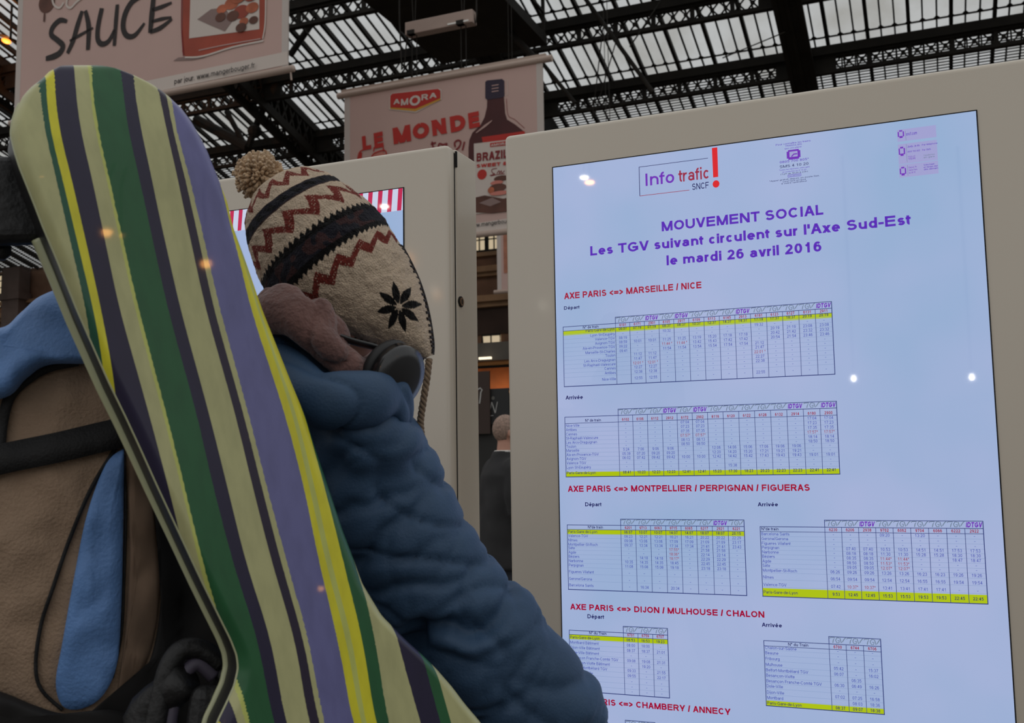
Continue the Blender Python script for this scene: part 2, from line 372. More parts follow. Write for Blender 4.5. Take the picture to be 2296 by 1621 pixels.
HALL = dict(rz=-YAW)
def hall(name, mb, mats, label, cat=None, kind='structure', group=None, smooth=False):
    e = build(mb, name, mats, smooth=smooth)          # vertices in (u, s, height above the floor)
    e.rotation_euler = (0, 0, -YAW)
    return tag(e, label, cat, group, kind)
SL = 0.2877
def zc(s): return 23.7 - SL * s + EYE                 # bottom chords of the lattice girders
def zg(s): return 24.9 - SL * s + EYE                 # the glass
m = MB(); m.box((-12, 12, -0.1), (150, 90, 0.2)); hall('floor', m, M_FLOOR, 'worn grey station concourse floor')
m = MB(); m.box((-21, 44.6, 6.8), (90, 1.0, 13.6), 0)
for z, h, d in ((10.75, 0.28, 0.7), (10.55, 0.2, 0.4), (9.3, 0.30, 0.8), (9.05, 0.22, 0.45), (6.9, 0.35, 0.6), (11.55, 0.2, 0.35)):
    m.box((-21, 44.1 - d / 2, z), (90, d, h), 1)
m.box((-21, 44.05, 8.3), (90, 0.12, 1.3), 2); m.box((-21, 44.05, 5.2), (90, 0.12, 3.2), 2); m.box((-21, 44.05, 2.0), (90, 0.12, 3.6), 2)
hall('wall_back', m, [M_STONE, M_LEDGE, M_SOOT], 'sooty brown stone end wall of the hall with projecting ledges')
# the roof glass slopes down away from the viewer
m = MB()
for s0, s1 in ((24, 44.0),):
    m.add([(-64, s0, zg(s0)), (16, s0, zg(s0)), (16, s1, zg(s1)), (-64, s1, zg(s1))], [(0, 1, 2, 3)])
hall('ceiling', m, M_GLASS, 'sloping roof of long dirty glass panes over the station hall')
m = MB()
u = -2.62 - 0.44 * 3 * 46; k = 0
while u < 15:
    w, h = (0.12, 0.18) if k % 3 == 0 else (0.055, 0.07)
    m.bar((u, 24, zg(24) - h / 2), (u, 44, zg(44) - h / 2), w, h)
    u += 0.44; k += 1
hall('trim_1', m, M_IRON, 'dark iron glazing bars running down the glass roof')
ROWS = [28.63, 31.97, 35.63, 39.3]
RAFT = [-34.2, -24.0, -13.8, -3.5, 6.7]
for ri, s in enumerate(ROWS):
    m = MB(); z = zc(s)
    m.box((-21, s, z), (84, 0.22, 0.13)); m.box((-21, s, z + 0.55), (84, 0.16, 0.10))
    m.box((-21, s - 0.06, z + 0.74), (84, 0.30, 0.32))
    u = -2.62 - 0.44 * 3 * 30; k = 0
    while u < 12:
        if k % 3 == 0: m.box((u, s, z + 0.28), (0.14, 0.1, 0.5))
        elif u > -3.5: m.box((u, s, z + 0.28), (0.05, 0.06, 0.5))
        for sg in (-1, 1):
            a = (u + 0.03, s + 0.02 * sg, z + (0.06 if sg > 0 else 0.5)); b = (u + 0.41, s + 0.02 * sg, z + (0.5 if sg > 0 else 0.06))
            m.bar(a, b, 0.03, 0.05)
        c = Vector((u + 0.22, s - 0.04, z + 0.28))
        m.prism([c + Vector((0.07 * math.cos(a), 0, 0.08 * math.sin(a))) for a in (0, PI / 4, PI / 2, 3 * PI / 4, PI, 5 * PI / 4, 3 * PI / 2, 7 * PI / 4)], (0, 0.05, 0))
        u += 0.44; k += 1
    for r in RAFT:
        m.box((r + 0.75, s, z + 0.35), (0.75, 0.14, 0.75)); m.box((r - 0.65, s, z + 0.35), (0.55, 0.14, 0.75))
    hall('lattice_girder', m, M_IRON, ['black iron lattice girder highest under the roof, cut by the top of the photo',
         'black iron lattice girder in the middle of the glass roof', 'black iron lattice girder lowest over the kiosk tops, above the louvres',
         'black iron lattice girder hidden low behind the kiosks'][ri], 'girder', group='lattice girders across the roof')
    m = MB(); zz = zg(s - 0.2)
    m.box((-21, s - 0.2, zz - 0.06), (84, 0.05, 0.05))
    u = -2.62 - 0.44 * 3 * 30
    while u < 12:
        for sg in (-1, 1):
            c = Vector((u, s - 0.2, zz - 0.05)); m.prism([c, c + Vector((sg * 0.13, 0, 0)), c + Vector((sg * 0.04, -0.12, 0.035)), c + Vector((0, -0.16, 0.046))], (0, 0, -0.03))
        u += 0.44
    hall('trim_%d' % (ri + 2), m, M_IRON, 'thin iron rail with rounded corner brackets along the foot of the panes')
for i, r in enumerate(RAFT):
    m = MB(); w = 0.74
    lat = r < -20
    p0, p1 = 24.0, 44.0
    top = lambda s: zg(s) - 0.3
    bot = lambda s: zc(s) - 0.22
    if lat:
        for uu in (-w / 2, w / 2):
            m.bar((r + uu, p0, top(p0)), (r + uu, p1, top(p1)), 0.12, 0.3); m.bar((r + uu, p0, bot(p0)), (r + uu, p1, bot(p1)), 0.14, 0.34)
            s = p0
            while s < p1 - 0.5:
                m.bar((r + uu, s, bot(s)), (r + uu, s + 0.5, top(s + .5)), 0.05, 0.09); m.bar((r + uu, s, top(s)), (r + uu, s + 0.5, bot(s + .5)), 0.05, 0.09)
                s += 0.5
        m.bar((r, p0, top(p0)), (r, p1, top(p1)), w, 0.06)
        s = p0
        while s < p1: m.bar((r - w / 2, s, bot(s)), (r + w / 2, s, bot(s)), 0.1, 0.1); s += 1.0
    else:
        m.bar((r, p0, (top(p0) + bot(p0)) / 2), (r, p1, (top(p1) + bot(p1)) / 2), w - 0.1, top(30) - bot(30))
        for uu in (-w / 2, w / 2): m.bar((r + uu, p0, bot(p0)), (r + uu, p1, bot(p1)), 0.16, 0.1)
        m.bar((r, p0, bot(p0) - 0.02), (r, p1, bot(p1) - 0.02), 0.12, 0.1)
    hall('roof_truss', m, M_IRON, ['iron roof truss at the far left edge behind the large banner', 'open lattice roof truss above the pompon hat',
         'heavy dark roof truss behind the white winch box', 'broad dark roof truss rising above the right kiosk', 'iron roof truss beyond the right edge of the photo'][i],
         'truss', group='trusses running down the roof')
m = MB(); m.box((-13.1, 27.2, 14.1 + EYE), (3.9, 6.4, 0.35))
for q in (-15.0, -11.2): m.bar((q, 24.2, 15.0 + EYE), (q, 30.3, 15.0 + EYE), 0.08, 0.08); m.box((q, 30.2, 14.9 + EYE), (0.1, 0.1, 1.9))
for q in (-15.0, -13.1, -11.2): m.box((q, 26, 15.3 + EYE), (0.1, 0.1, 2.6))
hall('maintenance_walkway', m, M_IRON, 'dark maintenance walkway slung under the roof above the red sauce banner', 'walkway')
m = MB()
s = 35.95
while s < 43.8:
    m.bar((-63, s, zg(s) - 0.3), (14, s, zg(s) - 0.3), 0.035, 0.035); s += 0.16
hall('trim_6', m, M_IRON, 'fine horizontal louvre wires under the lowest panes')
def rod(name, pts, s, r, label, n=8, knob=None):
    q = MB(); pp = []
    for px, py in pts:
        a, b = uz(px, py, s); pp.append(Vector((a, s, b + EYE)))
    q.tube(pp, r, n=n)
    if knob:
        a, b = uz(*knob, s); q.ball((a, s, b + EYE), 0.3, nu=10, nv=6); 
    return hall(name, q, M_IRON, label, 'tie rod', group='rods bracing the roof')
rod('tie_rod', [(1300, -20), (1464, 207)], 30.5, 0.07, 'long iron tie rod slanting down across the pale panes left of the broad truss')
rod('tie_rod', [(1200, 122), (1290, 232)], 31.0, 0.07, 'iron tie rod just right of the top corner of the red sauce banner')
rod('tie_rod', [(1045, -30), (1202, 134)], 29.0, 0.11, 'thick iron tie rod slanting down beside the white winch box')
rod('roof_strut', [(600, 225), (582, 262), (556, 330)], 33.5, 0.14, 'iron strut with a round knuckle under the lattice truss', knob=(571, 294))
rod('roof_strut', [(440, 268), (556, 330)], 33.5, 0.22, 'thick iron strut rising from the lowest girder toward the snowboard')
rod('roof_strut', [(508, 250), (552, 330)], 33.5, 0.12, 'thin iron strut between the thick strut and the knuckled one')
rod('roof_strut', [(697, 55), (650, 125)], 30.5, 0.12, 'short iron strut against the panes beside the large banner')
rod('roof_cable', [(1490, -10), (1412, 105)], 29.5, 0.025, 'thin black cable crossing the panes from upper right', n=5)
rod('roof_cable', [(1352, 62), (1328, 268)], 29.8, 0.02, 'thin black cable hanging left of the long tie rod', n=5)
rod('roof_cable', [(1385, 80), (1332, 262)], 29.9, 0.02, 'thin black cable hanging close along the long tie rod', n=5)
rod('roof_cable', [(1620, 130), (1760, 72)], 30.0, 0.02, 'thin black cable slanting up to the broad truss', n=5)

def grid_window(name, u0, u1, z0, z1, s, nu, nz_, arch, label, thick=()):
    e = empty(name, UU * ((u0 + u1) / 2) + NN * s + Vector((0, 0, z0 + EYE)), -YAW); tag(e, label, None, None, 'structure')
    w = u1 - u0; h = z1 - z0; p = MB(); q = MB()
    if arch:
        out = [(-w / 2, 0), (w / 2, 0)] + [(w / 2 * math.cos(a * PI / 10), h - w / 2 + w / 2 * math.sin(a * PI / 10)) for a in range(11)]
    else: out = [(-w / 2, 0), (w / 2, 0), (w / 2, h), (-w / 2, h)]
    p.prism([(x, 0, z) for x, z in out], (0, 0.05, 0))
    q.tube([(x, -0.03, z) for x, z in out] + [(out[0][0], -0.03, out[0][1])], 0.06, n=6)
    for i in range(1, nu):
        x = -w / 2 + w * i / nu; t = 0.2 if i in thick else 0.05
        hh = h if not arch else h - w / 2 + math.sqrt(max(0, (w / 2) ** 2 - x * x))
        q.box((x, -0.05, hh / 2), (t, 0.06, hh))
    for j in range(1, nz_): q.box((0, -0.05, h * j / nz_), (w, 0.05, 0.05))
    build(p, 'pane', M_GLOW, e); build(q, 'window_frame', M_IRON, e)
grid_window('window_1', -21.75, -16.7, 10.35, 12.0, 43.95, 13, 3, False, 'glowing many-paned window high in the gap between the two kiosks', thick=(6,))
grid_window('window_2', -52.3, -50.95, 9.97, 12.0, 43.95, 4, 5, True, 'small lit arched window at the far left edge')
m = MB(); m.box((-50.1, 43.6, 6.8), (1.35, 0.8, 13.6)); m.box((-50.1, 43.5, 11.8), (1.7, 0.9, 0.4))
hall('column', m, mat('grey_stone_pier', rgb(96, 82, 76), rough=0.9, var=0.25, vscale=0.8), 'grey-brown stone pier beside the small arched window')
# ------------------------------------------------------------------ information kiosks
M_CASE = mat('pale_lacquered_steel', rgb(205, 194, 178), rough=0.38, spec=0.5, coat=0.25, var=0.015, vscale=2)
M_SEAM = mat('dark_gap', rgb(18, 16, 15), rough=0.8)
M_LOCK = mat('brass_lock', rgb(120, 92, 70), rough=0.35, metal=0.8)
KD, KW, KH, SWD = 0.165, 1.149, 0.786 + EYE, 0.9
D0 = 2.16379
SH = SWD * 16 / 9
STOP = 0.6895 + EYE                       # top of the picture on each display
# display background: pale blue, a little uneven as on the panel
M_SCREEN = mat('lit_display', (0, 0, 0, 1), rough=0.025, spec=0.35, emit=rgb(152, 174, 214), estr=1.0)
_n, _l = M_SCREEN.node_tree.nodes, M_SCREEN.node_tree.links
_tc3 = _n.new('ShaderNodeTexCoord'); _nz = _n.new('ShaderNodeTexNoise'); _nz.inputs['Scale'].default_value = 2.2; _nz.inputs['Detail'].default_value = 3
_rp = _n.new('ShaderNodeValToRGB')
_rp.color_ramp.elements[0].position = 0.35; _rp.color_ramp.elements[0].color = rgb(146, 172, 208)
_rp.color_ramp.elements[1].position = 0.65; _rp.color_ramp.elements[1].color = rgb(166, 178, 216)
_l.new(_tc3.outputs['Object'], _nz.inputs['Vector']); _l.new(_nz.outputs['Fac'], _rp.inputs[0])
_l.new(_rp.outputs[0], _n['Principled BSDF'].inputs['Emission Color'])
INK = [pix('purple', 84, 30, 178), pix('crimson', 158, 8, 50), pix('navy', 26, 26, 92), pix('blue', 52, 66, 168), pix('lime', 172, 192, 12),
       pix('grid', 44, 56, 116), pix('faint', 128, 150, 192), pix('grey', 106, 124, 146), pix('red', 214, 18, 26), pix('darkred', 150, 30, 62),
       pix('violet', 108, 40, 178), pix('lilac', 156, 156, 204), pix('magenta', 170, 40, 110), pix('white', 205, 215, 240)]
PU, CR, NV, BL, LI, GR, FA, GY, RE, DR, VI, LC, MG, WH = range(14)
def kiosk(uc, label):
    e = empty('information_kiosk', UU * uc + NN * (D0 + KD / 2), -YAW, label=label, cat='kiosk', group='information kiosks with tall displays')
    yf = -KD / 2
    m = MB(); m.box((0, yf + 0.0205, KH / 2), (KW, 0.041, KH)); build(m, 'front_cabinet', M_CASE, e, bevel=0.012, bseg=4, smooth=True)
    m = MB(); m.box((0, yf + 0.0435, KH / 2 - 0.004), (KW - 0.008, 0.006, KH - 0.012)); build(m, 'seam', M_SEAM, e)
    m = MB(); m.box((0, yf + 0.1055, KH / 2), (KW, 0.119, KH)); build(m, 'rear_cabinet', M_CASE, e, bevel=0.004, bseg=2)
    for sx in (-1, 1):
        m = MB(); z = 0.403 + EYE
        m.tube([(sx * (KW / 2 - 0.004), yf + 0.062, z), (sx * (KW / 2 + 0.003), yf + 0.062, z)], 0.0135, n=24, mi=1)
        m.tube([(sx * (KW / 2 - 0.004), yf + 0.062, z), (sx * (KW / 2 + 0.005), yf + 0.062, z)], 0.0105, n=24)
        m.box((sx * (KW / 2 + 0.005), yf + 0.062, z), (0.002, 0.003, 0.012), 1)
        build(m, 'lock', [M_LOCK, M_SEAM], e, label='round cam lock')
        m = MB(); m.box((sx * KW / 2, yf + 0.0455, 0.76 + EYE), (0.004, 0.006, 0.04)); build(m, 'vent_slot', M_SEAM, e)
    m = MB(); m.box((0, yf - 0.0002, STOP - SH / 2), (SWD + 0.005, 0.004, SH + 0.005)); d = build(m, 'display', [M_SEAM, M_SCREEN], e, label='tall lit display')
    m = MB(); y = yf - 0.0027
    m.add([(-SWD / 2, y, STOP - SH), (SWD / 2, y, STOP - SH), (SWD / 2, y, STOP), (-SWD / 2, y, STOP)], [(0, 1, 2, 3)])
    build(m, 'lit_panel', M_SCREEN, d)
    return e, d
UR, UL = -0.3337, -1.632
k_left, d_left = kiosk(UL, 'left pale kiosk behind the knit hat, its display topped by red and white stripes')
k_right, d_right = kiosk(UR, 'right pale kiosk whose tall blue display lists train times')
YS = -KD / 2 - 0.0027
EX, EZ = Vector((1, 0, 0)), Vector((0, 0, 1))
def S(x, y, layer=1): return Vector((-SWD / 2 + x, YS - 0.00025 * layer, STOP - y))
def rect(mb, x0, y0, x1, y1, mi, layer=1): mb.add([S(x0, y1, layer), S(x1, y1, layer), S(x1, y0, layer), S(x0, y0, layer)], [(0, 1, 2, 3)], mi)
def line(mb, x0, y0, x1, y1, w, mi, layer=2):
    if abs(x1 - x0) > abs(y1 - y0): rect(mb, min(x0, x1) - w / 2, y0 - w / 2, max(x0, x1) + w / 2, y0 + w / 2, mi, layer)
    else: rect(mb, x0 - w / 2, min(y0, y1), x0 + w / 2, max(y0, y1), mi, layer)
def T(mb, s, x, y, cap, mi, **k): text(mb, s, S(x, y, 3), EX, EZ, cap, mi=mi, **k)
B_ = 0.011                                # stroke weight of bold lettering
def heading(name, items):
    m = MB()
    for s, x, y, cap, w, mi, k in items: T(m, s, x, y, cap, mi, width=w, **k)
    return build(m, name, INK, d_right)
bb = dict(weight=0.0165, res=4)
heading('title_lettering', [('MOUVEMENT SOCIAL', 0.2538, 0.1781, 0.0218, 0.3455, PU, bb), ("Les TGV suivant circulent sur l'Axe Sud-Est", 0.0865, 0.2172, 0.0218, 0.6815, PU, bb),
                            ('le mardi 26 avril 2016', 0.2627, 0.2556, 0.0218, 0.3295, PU, bb)])
heading('route_heading', [('AXE PARIS <=> MARSEILLE / NICE', 0.0211, 0.3127, 0.0146, 0.317, CR, bb)])
heading('route_heading', [('AXE PARIS <=> MONTPELLIER / PERPIGNAN / FIGUERAS', 0.0203, 0.7517, 0.0136, 0.5265, CR, bb)])
heading('route_heading', [('AXE PARIS <=> DIJON / MULHOUSE / CHALON', 0.0202, 1.0115, 0.0128, 0.425, CR, bb)])
heading('route_heading', [('AXE PARIS <=> CHAMBERY / ANNECY', 0.0202, 1.2128, 0.0128, 0.348, CR, bb)])
bn = dict(weight=0.013, res=3)
heading('direction_heading', [('Départ', 0.0201, 0.3371, 0.0078, 0.0376, NV, bn)]); heading('direction_heading', [('Arrivée', 0.0194, 0.5435, 0.0088, 0.0412, NV, bn)])
heading('direction_heading', [('Départ', 0.0604, 0.7839, 0.0088, 0.0384, NV, bn)]); heading('direction_heading', [('Arrivée', 0.4401, 0.7834, 0.0082, 0.0414, NV, bn)])
heading('direction_heading', [('Départ', 0.06, 1.029, 0.0088, 0.0385, NV, bn)]); heading('direction_heading', [('Arrivée', 0.4387, 1.0298, 0.0082, 0.0406, NV, bn)])
# traffic-information logo
m = MB()
line(m, 0.2062, 0.0253, 0.3618, 0.0253, 0.0012, NV); line(m, 0.2065, 0.0250, 0.2065, 0.092, 0.0014, NV); line(m, 0.2065, 0.0918, 0.3182, 0.0918, 0.0012, DR)
T(m, 'Info', 0.2205, 0.0708, 0.0285, VI, width=0.0655, weight=0.007, res=4); T(m, 'trafic', 0.2955, 0.0710, 0.0275, DR, width=0.067, weight=0.007, res=4)
T(m, 'SNCF', 0.3255, 0.0926, 0.0142, NV, width=0.0365, weight=0.006, res=4)
m.add([S(0.3717, 0.0036), S(0.3835, 0.0036), S(0.3832, 0.0700), S(0.3722, 0.0700)], [(0, 1, 2, 3)], RE)
disc(m, S(0.3779, 0.0852), 0.0074, 0.0082, EX, EZ, RE)
build(m, 'traffic_logo', INK, d_right)
m = MB()
def badge(x0, y0, x1, y1):
    rect(m, x0 + .003, y0, x1 - .003, y1, VI, 2); rect(m, x0, y0 + .003, x1, y1 - .003, VI, 2)
    rect(m, x0 + (x1 - x0) * .2, y0 + (y1 - y0) * .18, x1 - (x1 - x0) * .2, y1 - (y1 - y0) * .25, LC, 3)
badge(0.5303, 0.0308, 0.5585, 0.0520)
ribbon(m, [(0.540, -0.046), (0.545, -0.041), (0.552, -0.041)], 0.0025, S(0, 0, 4), EX, EZ, VI)
sm = dict(res=2, weight=0.004)
for s, x, y, c, w, mi in (('Pour connaître les trains', 0.5084, 0.0178, 0.0035, 0.072, PU), ('TRANSILIEN', 0.528, 0.0228, 0.0034, 0.034, PU), ('qui circulent', 0.5265, 0.0282, 0.0032, 0.035, PU),
                      ('0805 700 805*', 0.5152, 0.0574, 0.0048, 0.0596, PU), ('SMS 4 10 20', 0.5149, 0.0678, 0.0058, 0.0591, NV), ('Toutes les réponses, votre gare', 0.513, 0.0735, 0.0026, 0.063, PU),
                      ('et contactez au 4 10 20', 0.520, 0.0785, 0.0026, 0.049, PU), ('(7J/7 de 5h30 à 23h)', 0.516, 0.0832, 0.0030, 0.056, NV), ('Le service', 0.5335, 0.0883, 0.0030, 0.0215, PU),
                      ('*Appel gratuit depuis un poste fixe,', 0.492, 0.0952, 0.0030, 0.1034, NV), ('sauf tarif propre', 0.5195, 0.0995, 0.0028, 0.048, NV), ('à votre opérateur', 0.5165, 0.1035, 0.0028, 0.053, NV)):
    T(m, s, x, y, c, mi, width=w, **sm)
for q in ((0.531, 0.0848, 0.5575, 0.0848), (0.531, 0.0895, 0.5575, 0.0895), (0.531, 0.0848, 0.531, 0.0895), (0.5575, 0.0848, 0.5575, 0.0895)): line(m, *q, 0.0008, PU)
build(m, 'hotline_panel', INK, d_right)
m = MB()
for y0, y1 in ((0.0181, 0.043), (0.0488, 0.0904), (0.0918, 0.1183)): rect(m, 0.7515, y0, 0.825, y1, LC, 1)
for y0, y1 in ((0.0195, 0.036), (0.0545, 0.0735), (0.0965, 0.1145)): badge(0.7525, y0, 0.7645, y1)
for y0, y1 in ((0.022, 0.042), (0.05, 0.088), (0.094, 0.116)): line(m, 0.7675, y0, 0.7675, y1, 0.0006, GY)
T(m, 'sncf.com', 0.7685, 0.0325, 0.0070, PU, width=0.0205, weight=0.006)
for s, x, y, w, mi in (('3635', 0.769, 0.0578, 0.0235, PU), ('0805 700 805', 0.7692, 0.0682, 0.0235, PU), ('Par téléphone', 0.797, 0.0575, 0.029, PU), ('Par SMS', 0.797, 0.0682, 0.016, PU),
                       ('TGV-IC', 0.7695, 0.0790, 0.014, VI), ('TER', 0.7695, 0.0835, 0.014, VI), ('Consultez-nous', 0.799, 0.0795, 0.0205, GY), ('en gare', 0.799, 0.0840, 0.0205, GY),
                       ('Depuis 7h', 0.7697, 0.1010, 0.0150, VI), ('Gares Paris', 0.7697, 0.1065, 0.0160, VI), ('au 36 35', 0.7697, 0.1120, 0.012, VI), ('Votre trajet', 0.798, 0.0995, 0.02, PU), ('en temps réel', 0.798, 0.1042, 0.026, PU), ('dès demain', 0.798, 0.1088, 0.0265, PU)):
    T(m, s, x, y, 0.0034, mi, width=w, **sm)
build(m, 'contact_panel', INK, d_right)

def logo_tgv(mb, x, y, w, h):
    o = S(x, y, 3)
    for st in ([(.02, .72), (.06, .86), (.33, .88), (.24, .5), (.20, .08)], [(.60, .84), (.46, .86), (.38, .5), (.44, .14), (.58, .14), (.60, .46), (.50, .46)], [(.64, .86), (.72, .12), (.80, .35), (.92, .78), (1.0, .92)]):
        ribbon(mb, [(a * w, b * h) for a, b in st], 0.0016, o, EX, EZ, GY)
def timetable(xl, x0, cw, yt, yl, yh, yb, ye, head, logos, nums, rows, hl, ralign=False, hx=None):
    m = MB(); n = len(nums); x1 = x0 + cw * n
    rect(m, xl, ye[0], x1, ye[1], LI, 1)
    lw = 0.0013
    line(m, x0, yt, x1, yt, lw, GR); line(m, xl, yl, x1, yl, lw, GR); line(m, xl, yh, x1, yh, lw * .8, GR); line(m, xl, yb, x1, yb, lw * 1.3, GR)
    line(m, xl, yl, xl, yb, lw, GR); line(m, x1, yt, x1, yb, lw * 1.2, GR); line(m, x0, yt, x0, yl, lw, GR)
    for i in range(n): line(m, x0 + i * cw, yl, x0 + i * cw, yb, lw * .8, GR)
    ys = [r[1] for r in rows]
    for a, b in zip(ys, ys[1:]): line(m, xl, a + 0.0022, x1, a + 0.0022, 0.0005, FA, 1.5)
    T(m, head, hx if hx is not None else (xl + x0) / 2 + 0.004, yh - 0.0026, 0.0062, NV, weight=0.008, xs=0.92, align='C' if hx is None else 'L')
    for i, ch in enumerate(logos):
        if ch == 'T': logo_tgv(m, x0 + i * cw + 0.001, yl - 0.0012, cw - 0.001, yl - yt - 0.001)
        else: T(m, 'iDTGV', x0 + (i + .5) * cw, yl - 0.0022, yl - yt - 0.0042, VI, width=0.0285, align='C', weight=0.02, shear=0.12)
    for i, q in enumerate(nums): T(m, q, x0 + (i + .5) * cw, yh - 0.0022, 0.0062, DR, align='C', weight=0.012, xs=0.84)
    for j, (lab, y, cells) in enumerate(rows):
        on = j == hl
        if lab:
            if ralign: T(m, lab, x0 - 0.002, y - 0.0005, 0.0061, NV if on else BL, align='R', xs=0.92, weight=0.002 + .003 * on)
            else: T(m, lab, xl + 0.002, y, 0.0061, NV if on else BL, xs=0.92, weight=0.002 + .003 * on)
        cs = cells.split()
        if len(cs) == 1: cs = cs * n
        for i, q in enumerate(cs):
            if q == '.': continue
            if q == '-':
                rect(m, x0 + (i + .5) * cw - 0.0012, y - 0.0030, x0 + (i + .5) * cw + 0.0012, y - 0.0023, BL, 3); continue
            red = q.endswith('*')
            T(m, q.replace('*', ' *') if cw > .0328 and red and ralign else q, x0 + (i + .5) * cw, y, 0.0062, NV if on else (DR if red else BL), align='C', xs=0.87, weight=0.009 if on else 0.002)
    return build(m, 'timetable', INK, d_right)
R1 = [0.3926, 0.4036, 0.4132, 0.4228, 0.4325, 0.4427, 0.4518, 0.4617, 0.4715, 0.4808, 0.491, 0.505]
N1 = ['Paris-Gare-de-Lyon', 'Lyon St-Exupéry', 'Valence-TGV', 'Avignon-TGV', 'Aix-en-Provence-TGV', 'Marseille-St-Charles', 'Toulon', 'Les Arcs-Draguignan', 'St-Raphaël-Valescure', 'Cannes', 'Antibes', 'Nice-Ville']
C1 = ['06:07 07:19 07:19 08:37 08:37 10:37 12:37 14:37 14:37 17:19 17:37 18:37 20:19 20:19', '- - - 10:32 - - - - - 19:32 - - - -', '08:19 - - - - - - - - - 20:19 21:19 23:08 23:08',
      '08:59 10:01 10:01 11:25 11:25 13:19 15:20 17:18 17:18 - 20:42 21:42 23:32 23:32', '09:22 - - 11:44* 11:44* 13:42 15:43 17:42 17:42 - 20:54 21:54 23:46 23:46', '09:41 - - 11:54 11:54 13:54 15:54 17:54 17:54 21:12 - - - -',
      '. 11:12 11:12 - - - - - - 21:47 - - - -', '. 11:47 11:47 - - - - - - 22:01* - - - -', '. 12:01* 12:01* - - - - - - 22:27 - - - -', '. 12:27 12:27 - - - - - - 22:38 - - - -', '. 12:38 12:38 - - - - - - . - - - -', '. 12:55 12:55 - - - - - - 22:55 - - - -']
timetable(0.0168, 0.1416, 0.03324, 0.3628, 0.3768, 0.3866, 0.514, (0.387, 0.3966), 'N° de train', 'TTITITTTITTTTI', '6101 6171 2901 6105 2917 6109 6113 6145 2913 6181 6123 6127 6131 2911'.split(), list(zip(N1, R1, C1)), 0, True)
R2 = [0.6058, 0.6153, 0.6252, 0.6345, 0.644, 0.653, 0.662, 0.6715, 0.6806, 0.6902, 0.7, 0.7122]
N2 = ['Nice-Ville', 'Antibes', 'Cannes', 'St-Raphaël-Valescure', 'Les Arcs-Draguignan', 'Toulon', 'Marseille', 'Aix-en-Provence-TGV', 'Avignon-TGV', 'Valence TGV', 'Lyon St-Exupéry', 'Paris-Gare-de-Lyon']
def six(a, b): return '- - - - %s %s - - - - - - %s %s' % (a, a, b, b)
C2 = [six('07:04', '17:04'), six('07:23', '17:23'), six('07:35', '17:35'), six('07:57*', '17:57*'), six('08:13', '18:14'), six('08:50', '18:50'), '5:24 7:06 9:06 9:06 - - 12:06 14:06 15:06 17:06 19:06 19:06 - -',
      '05:39 07:20 09:20 09:20 - - 12:20 14:20 15:20 17:21 19:21 19:21 - -', '06:02 07:42 09:42 09:42 10:00 10:00 12:42 14:42 15:42 17:43 19:43 19:43 19:01 19:01', '-', '- - - - - - - 15:38 - - - - - -',
      '08:41 10:23 12:23 12:23 12:41 12:41 15:23 17:30 18:23 20:23 22:23 22:23 22:41 22:41']
timetable(0.0166, 0.1424, 0.0332, 0.5695, 0.5835, 0.598, 0.7182, (0.7073, 0.718), 'N° de train', 'TTTITITTTTTITI', '6102 6106 6112 2912 6172 2902 6116 6120 6122 6128 6132 2914 6180 2900'.split(), list(zip(N2, R2, C2)), 11)
R3 = [0.843, 0.8522, 0.8619, 0.8712, 0.8792, 0.8887, 0.898, 0.9074, 0.9171, 0.9314, 0.9468, 0.9608]
N3 = ['Paris-Gare-de-Lyon', 'Valence-TGV', 'Nîmes', 'Montpellier-St-Roch', 'Sète', 'Agde', 'Béziers', 'Narbonne', 'Perpignan', 'Figueres Vilafant', 'Gerone/Gerona', 'Barcelona Sants']
C3 = ['06:07 10:07 10:07 14:07 14:07 18:07 18:07 20:15', '08:23 12:21 12:21 16:21 16:21 20:22 20:22 22:29', '09:08 13:06 13:06 17:09 17:09 21:09 21:09 23:17', '09:37 13:34 13:34 17:34 17:34 21:41 21:41 23:43',
      '- - - 17:55* - 21:58 21:58 -', '- - - 18:06* - 22:14 22:14 -', '- 14:18 14:18 18:17* - 22:29 22:29 -', '10:35 14:35 14:35 18:45 - 22:45 22:45 -', '11:08 15:08 15:08 19:18 - 23:18 23:18 -', '-', '-', '- 16:34 - 20:34 - - - -']
timetable(0.0168, 0.1416, 0.0336, 0.8118, 0.8254, 0.8355, 0.9677, (0.8358, 0.846), 'N°de train', 'TTTTTTIT', '6201 9713 6063 9715 6065 6217 2921 6221'.split(), list(zip(N3, R3, C3)), 0)
N4 = ['Barcelona Sants', 'Gerone/Gerona', 'Figueres Vilafant', 'Perpignan', 'Narbonne', 'Béziers', 'Agde', 'Sète', 'Montpellier-St-Roch', 'Nîmes', 'Valence-TGV', 'Paris-Gare-de-Lyon']
C4 = ['- - - 09:20 - 13:20 - - -', '-', '-', '- 07:40 07:40 10:53 10:53 14:51 14:51 17:53 17:53', '- 08:18 08:18 11:30 11:30 15:28 15:28 18:30 18:30', '- 08:35 08:35 11:44* 11:44* - - 18:47 18:47',
      '- 08:50 08:50 11:53* 11:53* - - - -', '- 09:05 09:05 12:07* 12:07* - - - -', '06:26 09:26 09:26 13:26 13:26 16:23 16:23 19:26 19:26', '06:54 09:54 09:54 12:54 12:54 16:55 16:55 19:54 19:54', '07:42 10:37* 10:37* 13:41 13:41 17:41 17:41 - -', '9:53 12:45 12:45 15:53 15:53 19:53 19:53 22:45 22:45']
timetable(0.4432, 0.5727, 0.0326, 0.8112, 0.8254, 0.8355, 0.968, (0.9511, 0.968), 'N°de train', 'TTITTTTTI', '6230 6206 2938 9702 6062 9704 6066 6222 2922'.split(), list(zip(N4, [0.843, 0.8528, 0.8624, 0.8711, 0.8803, 0.8894, 0.8989, 0.908, 0.9177, 0.9316, 0.9467, 0.962], C4)), 11, hx=0.4455)
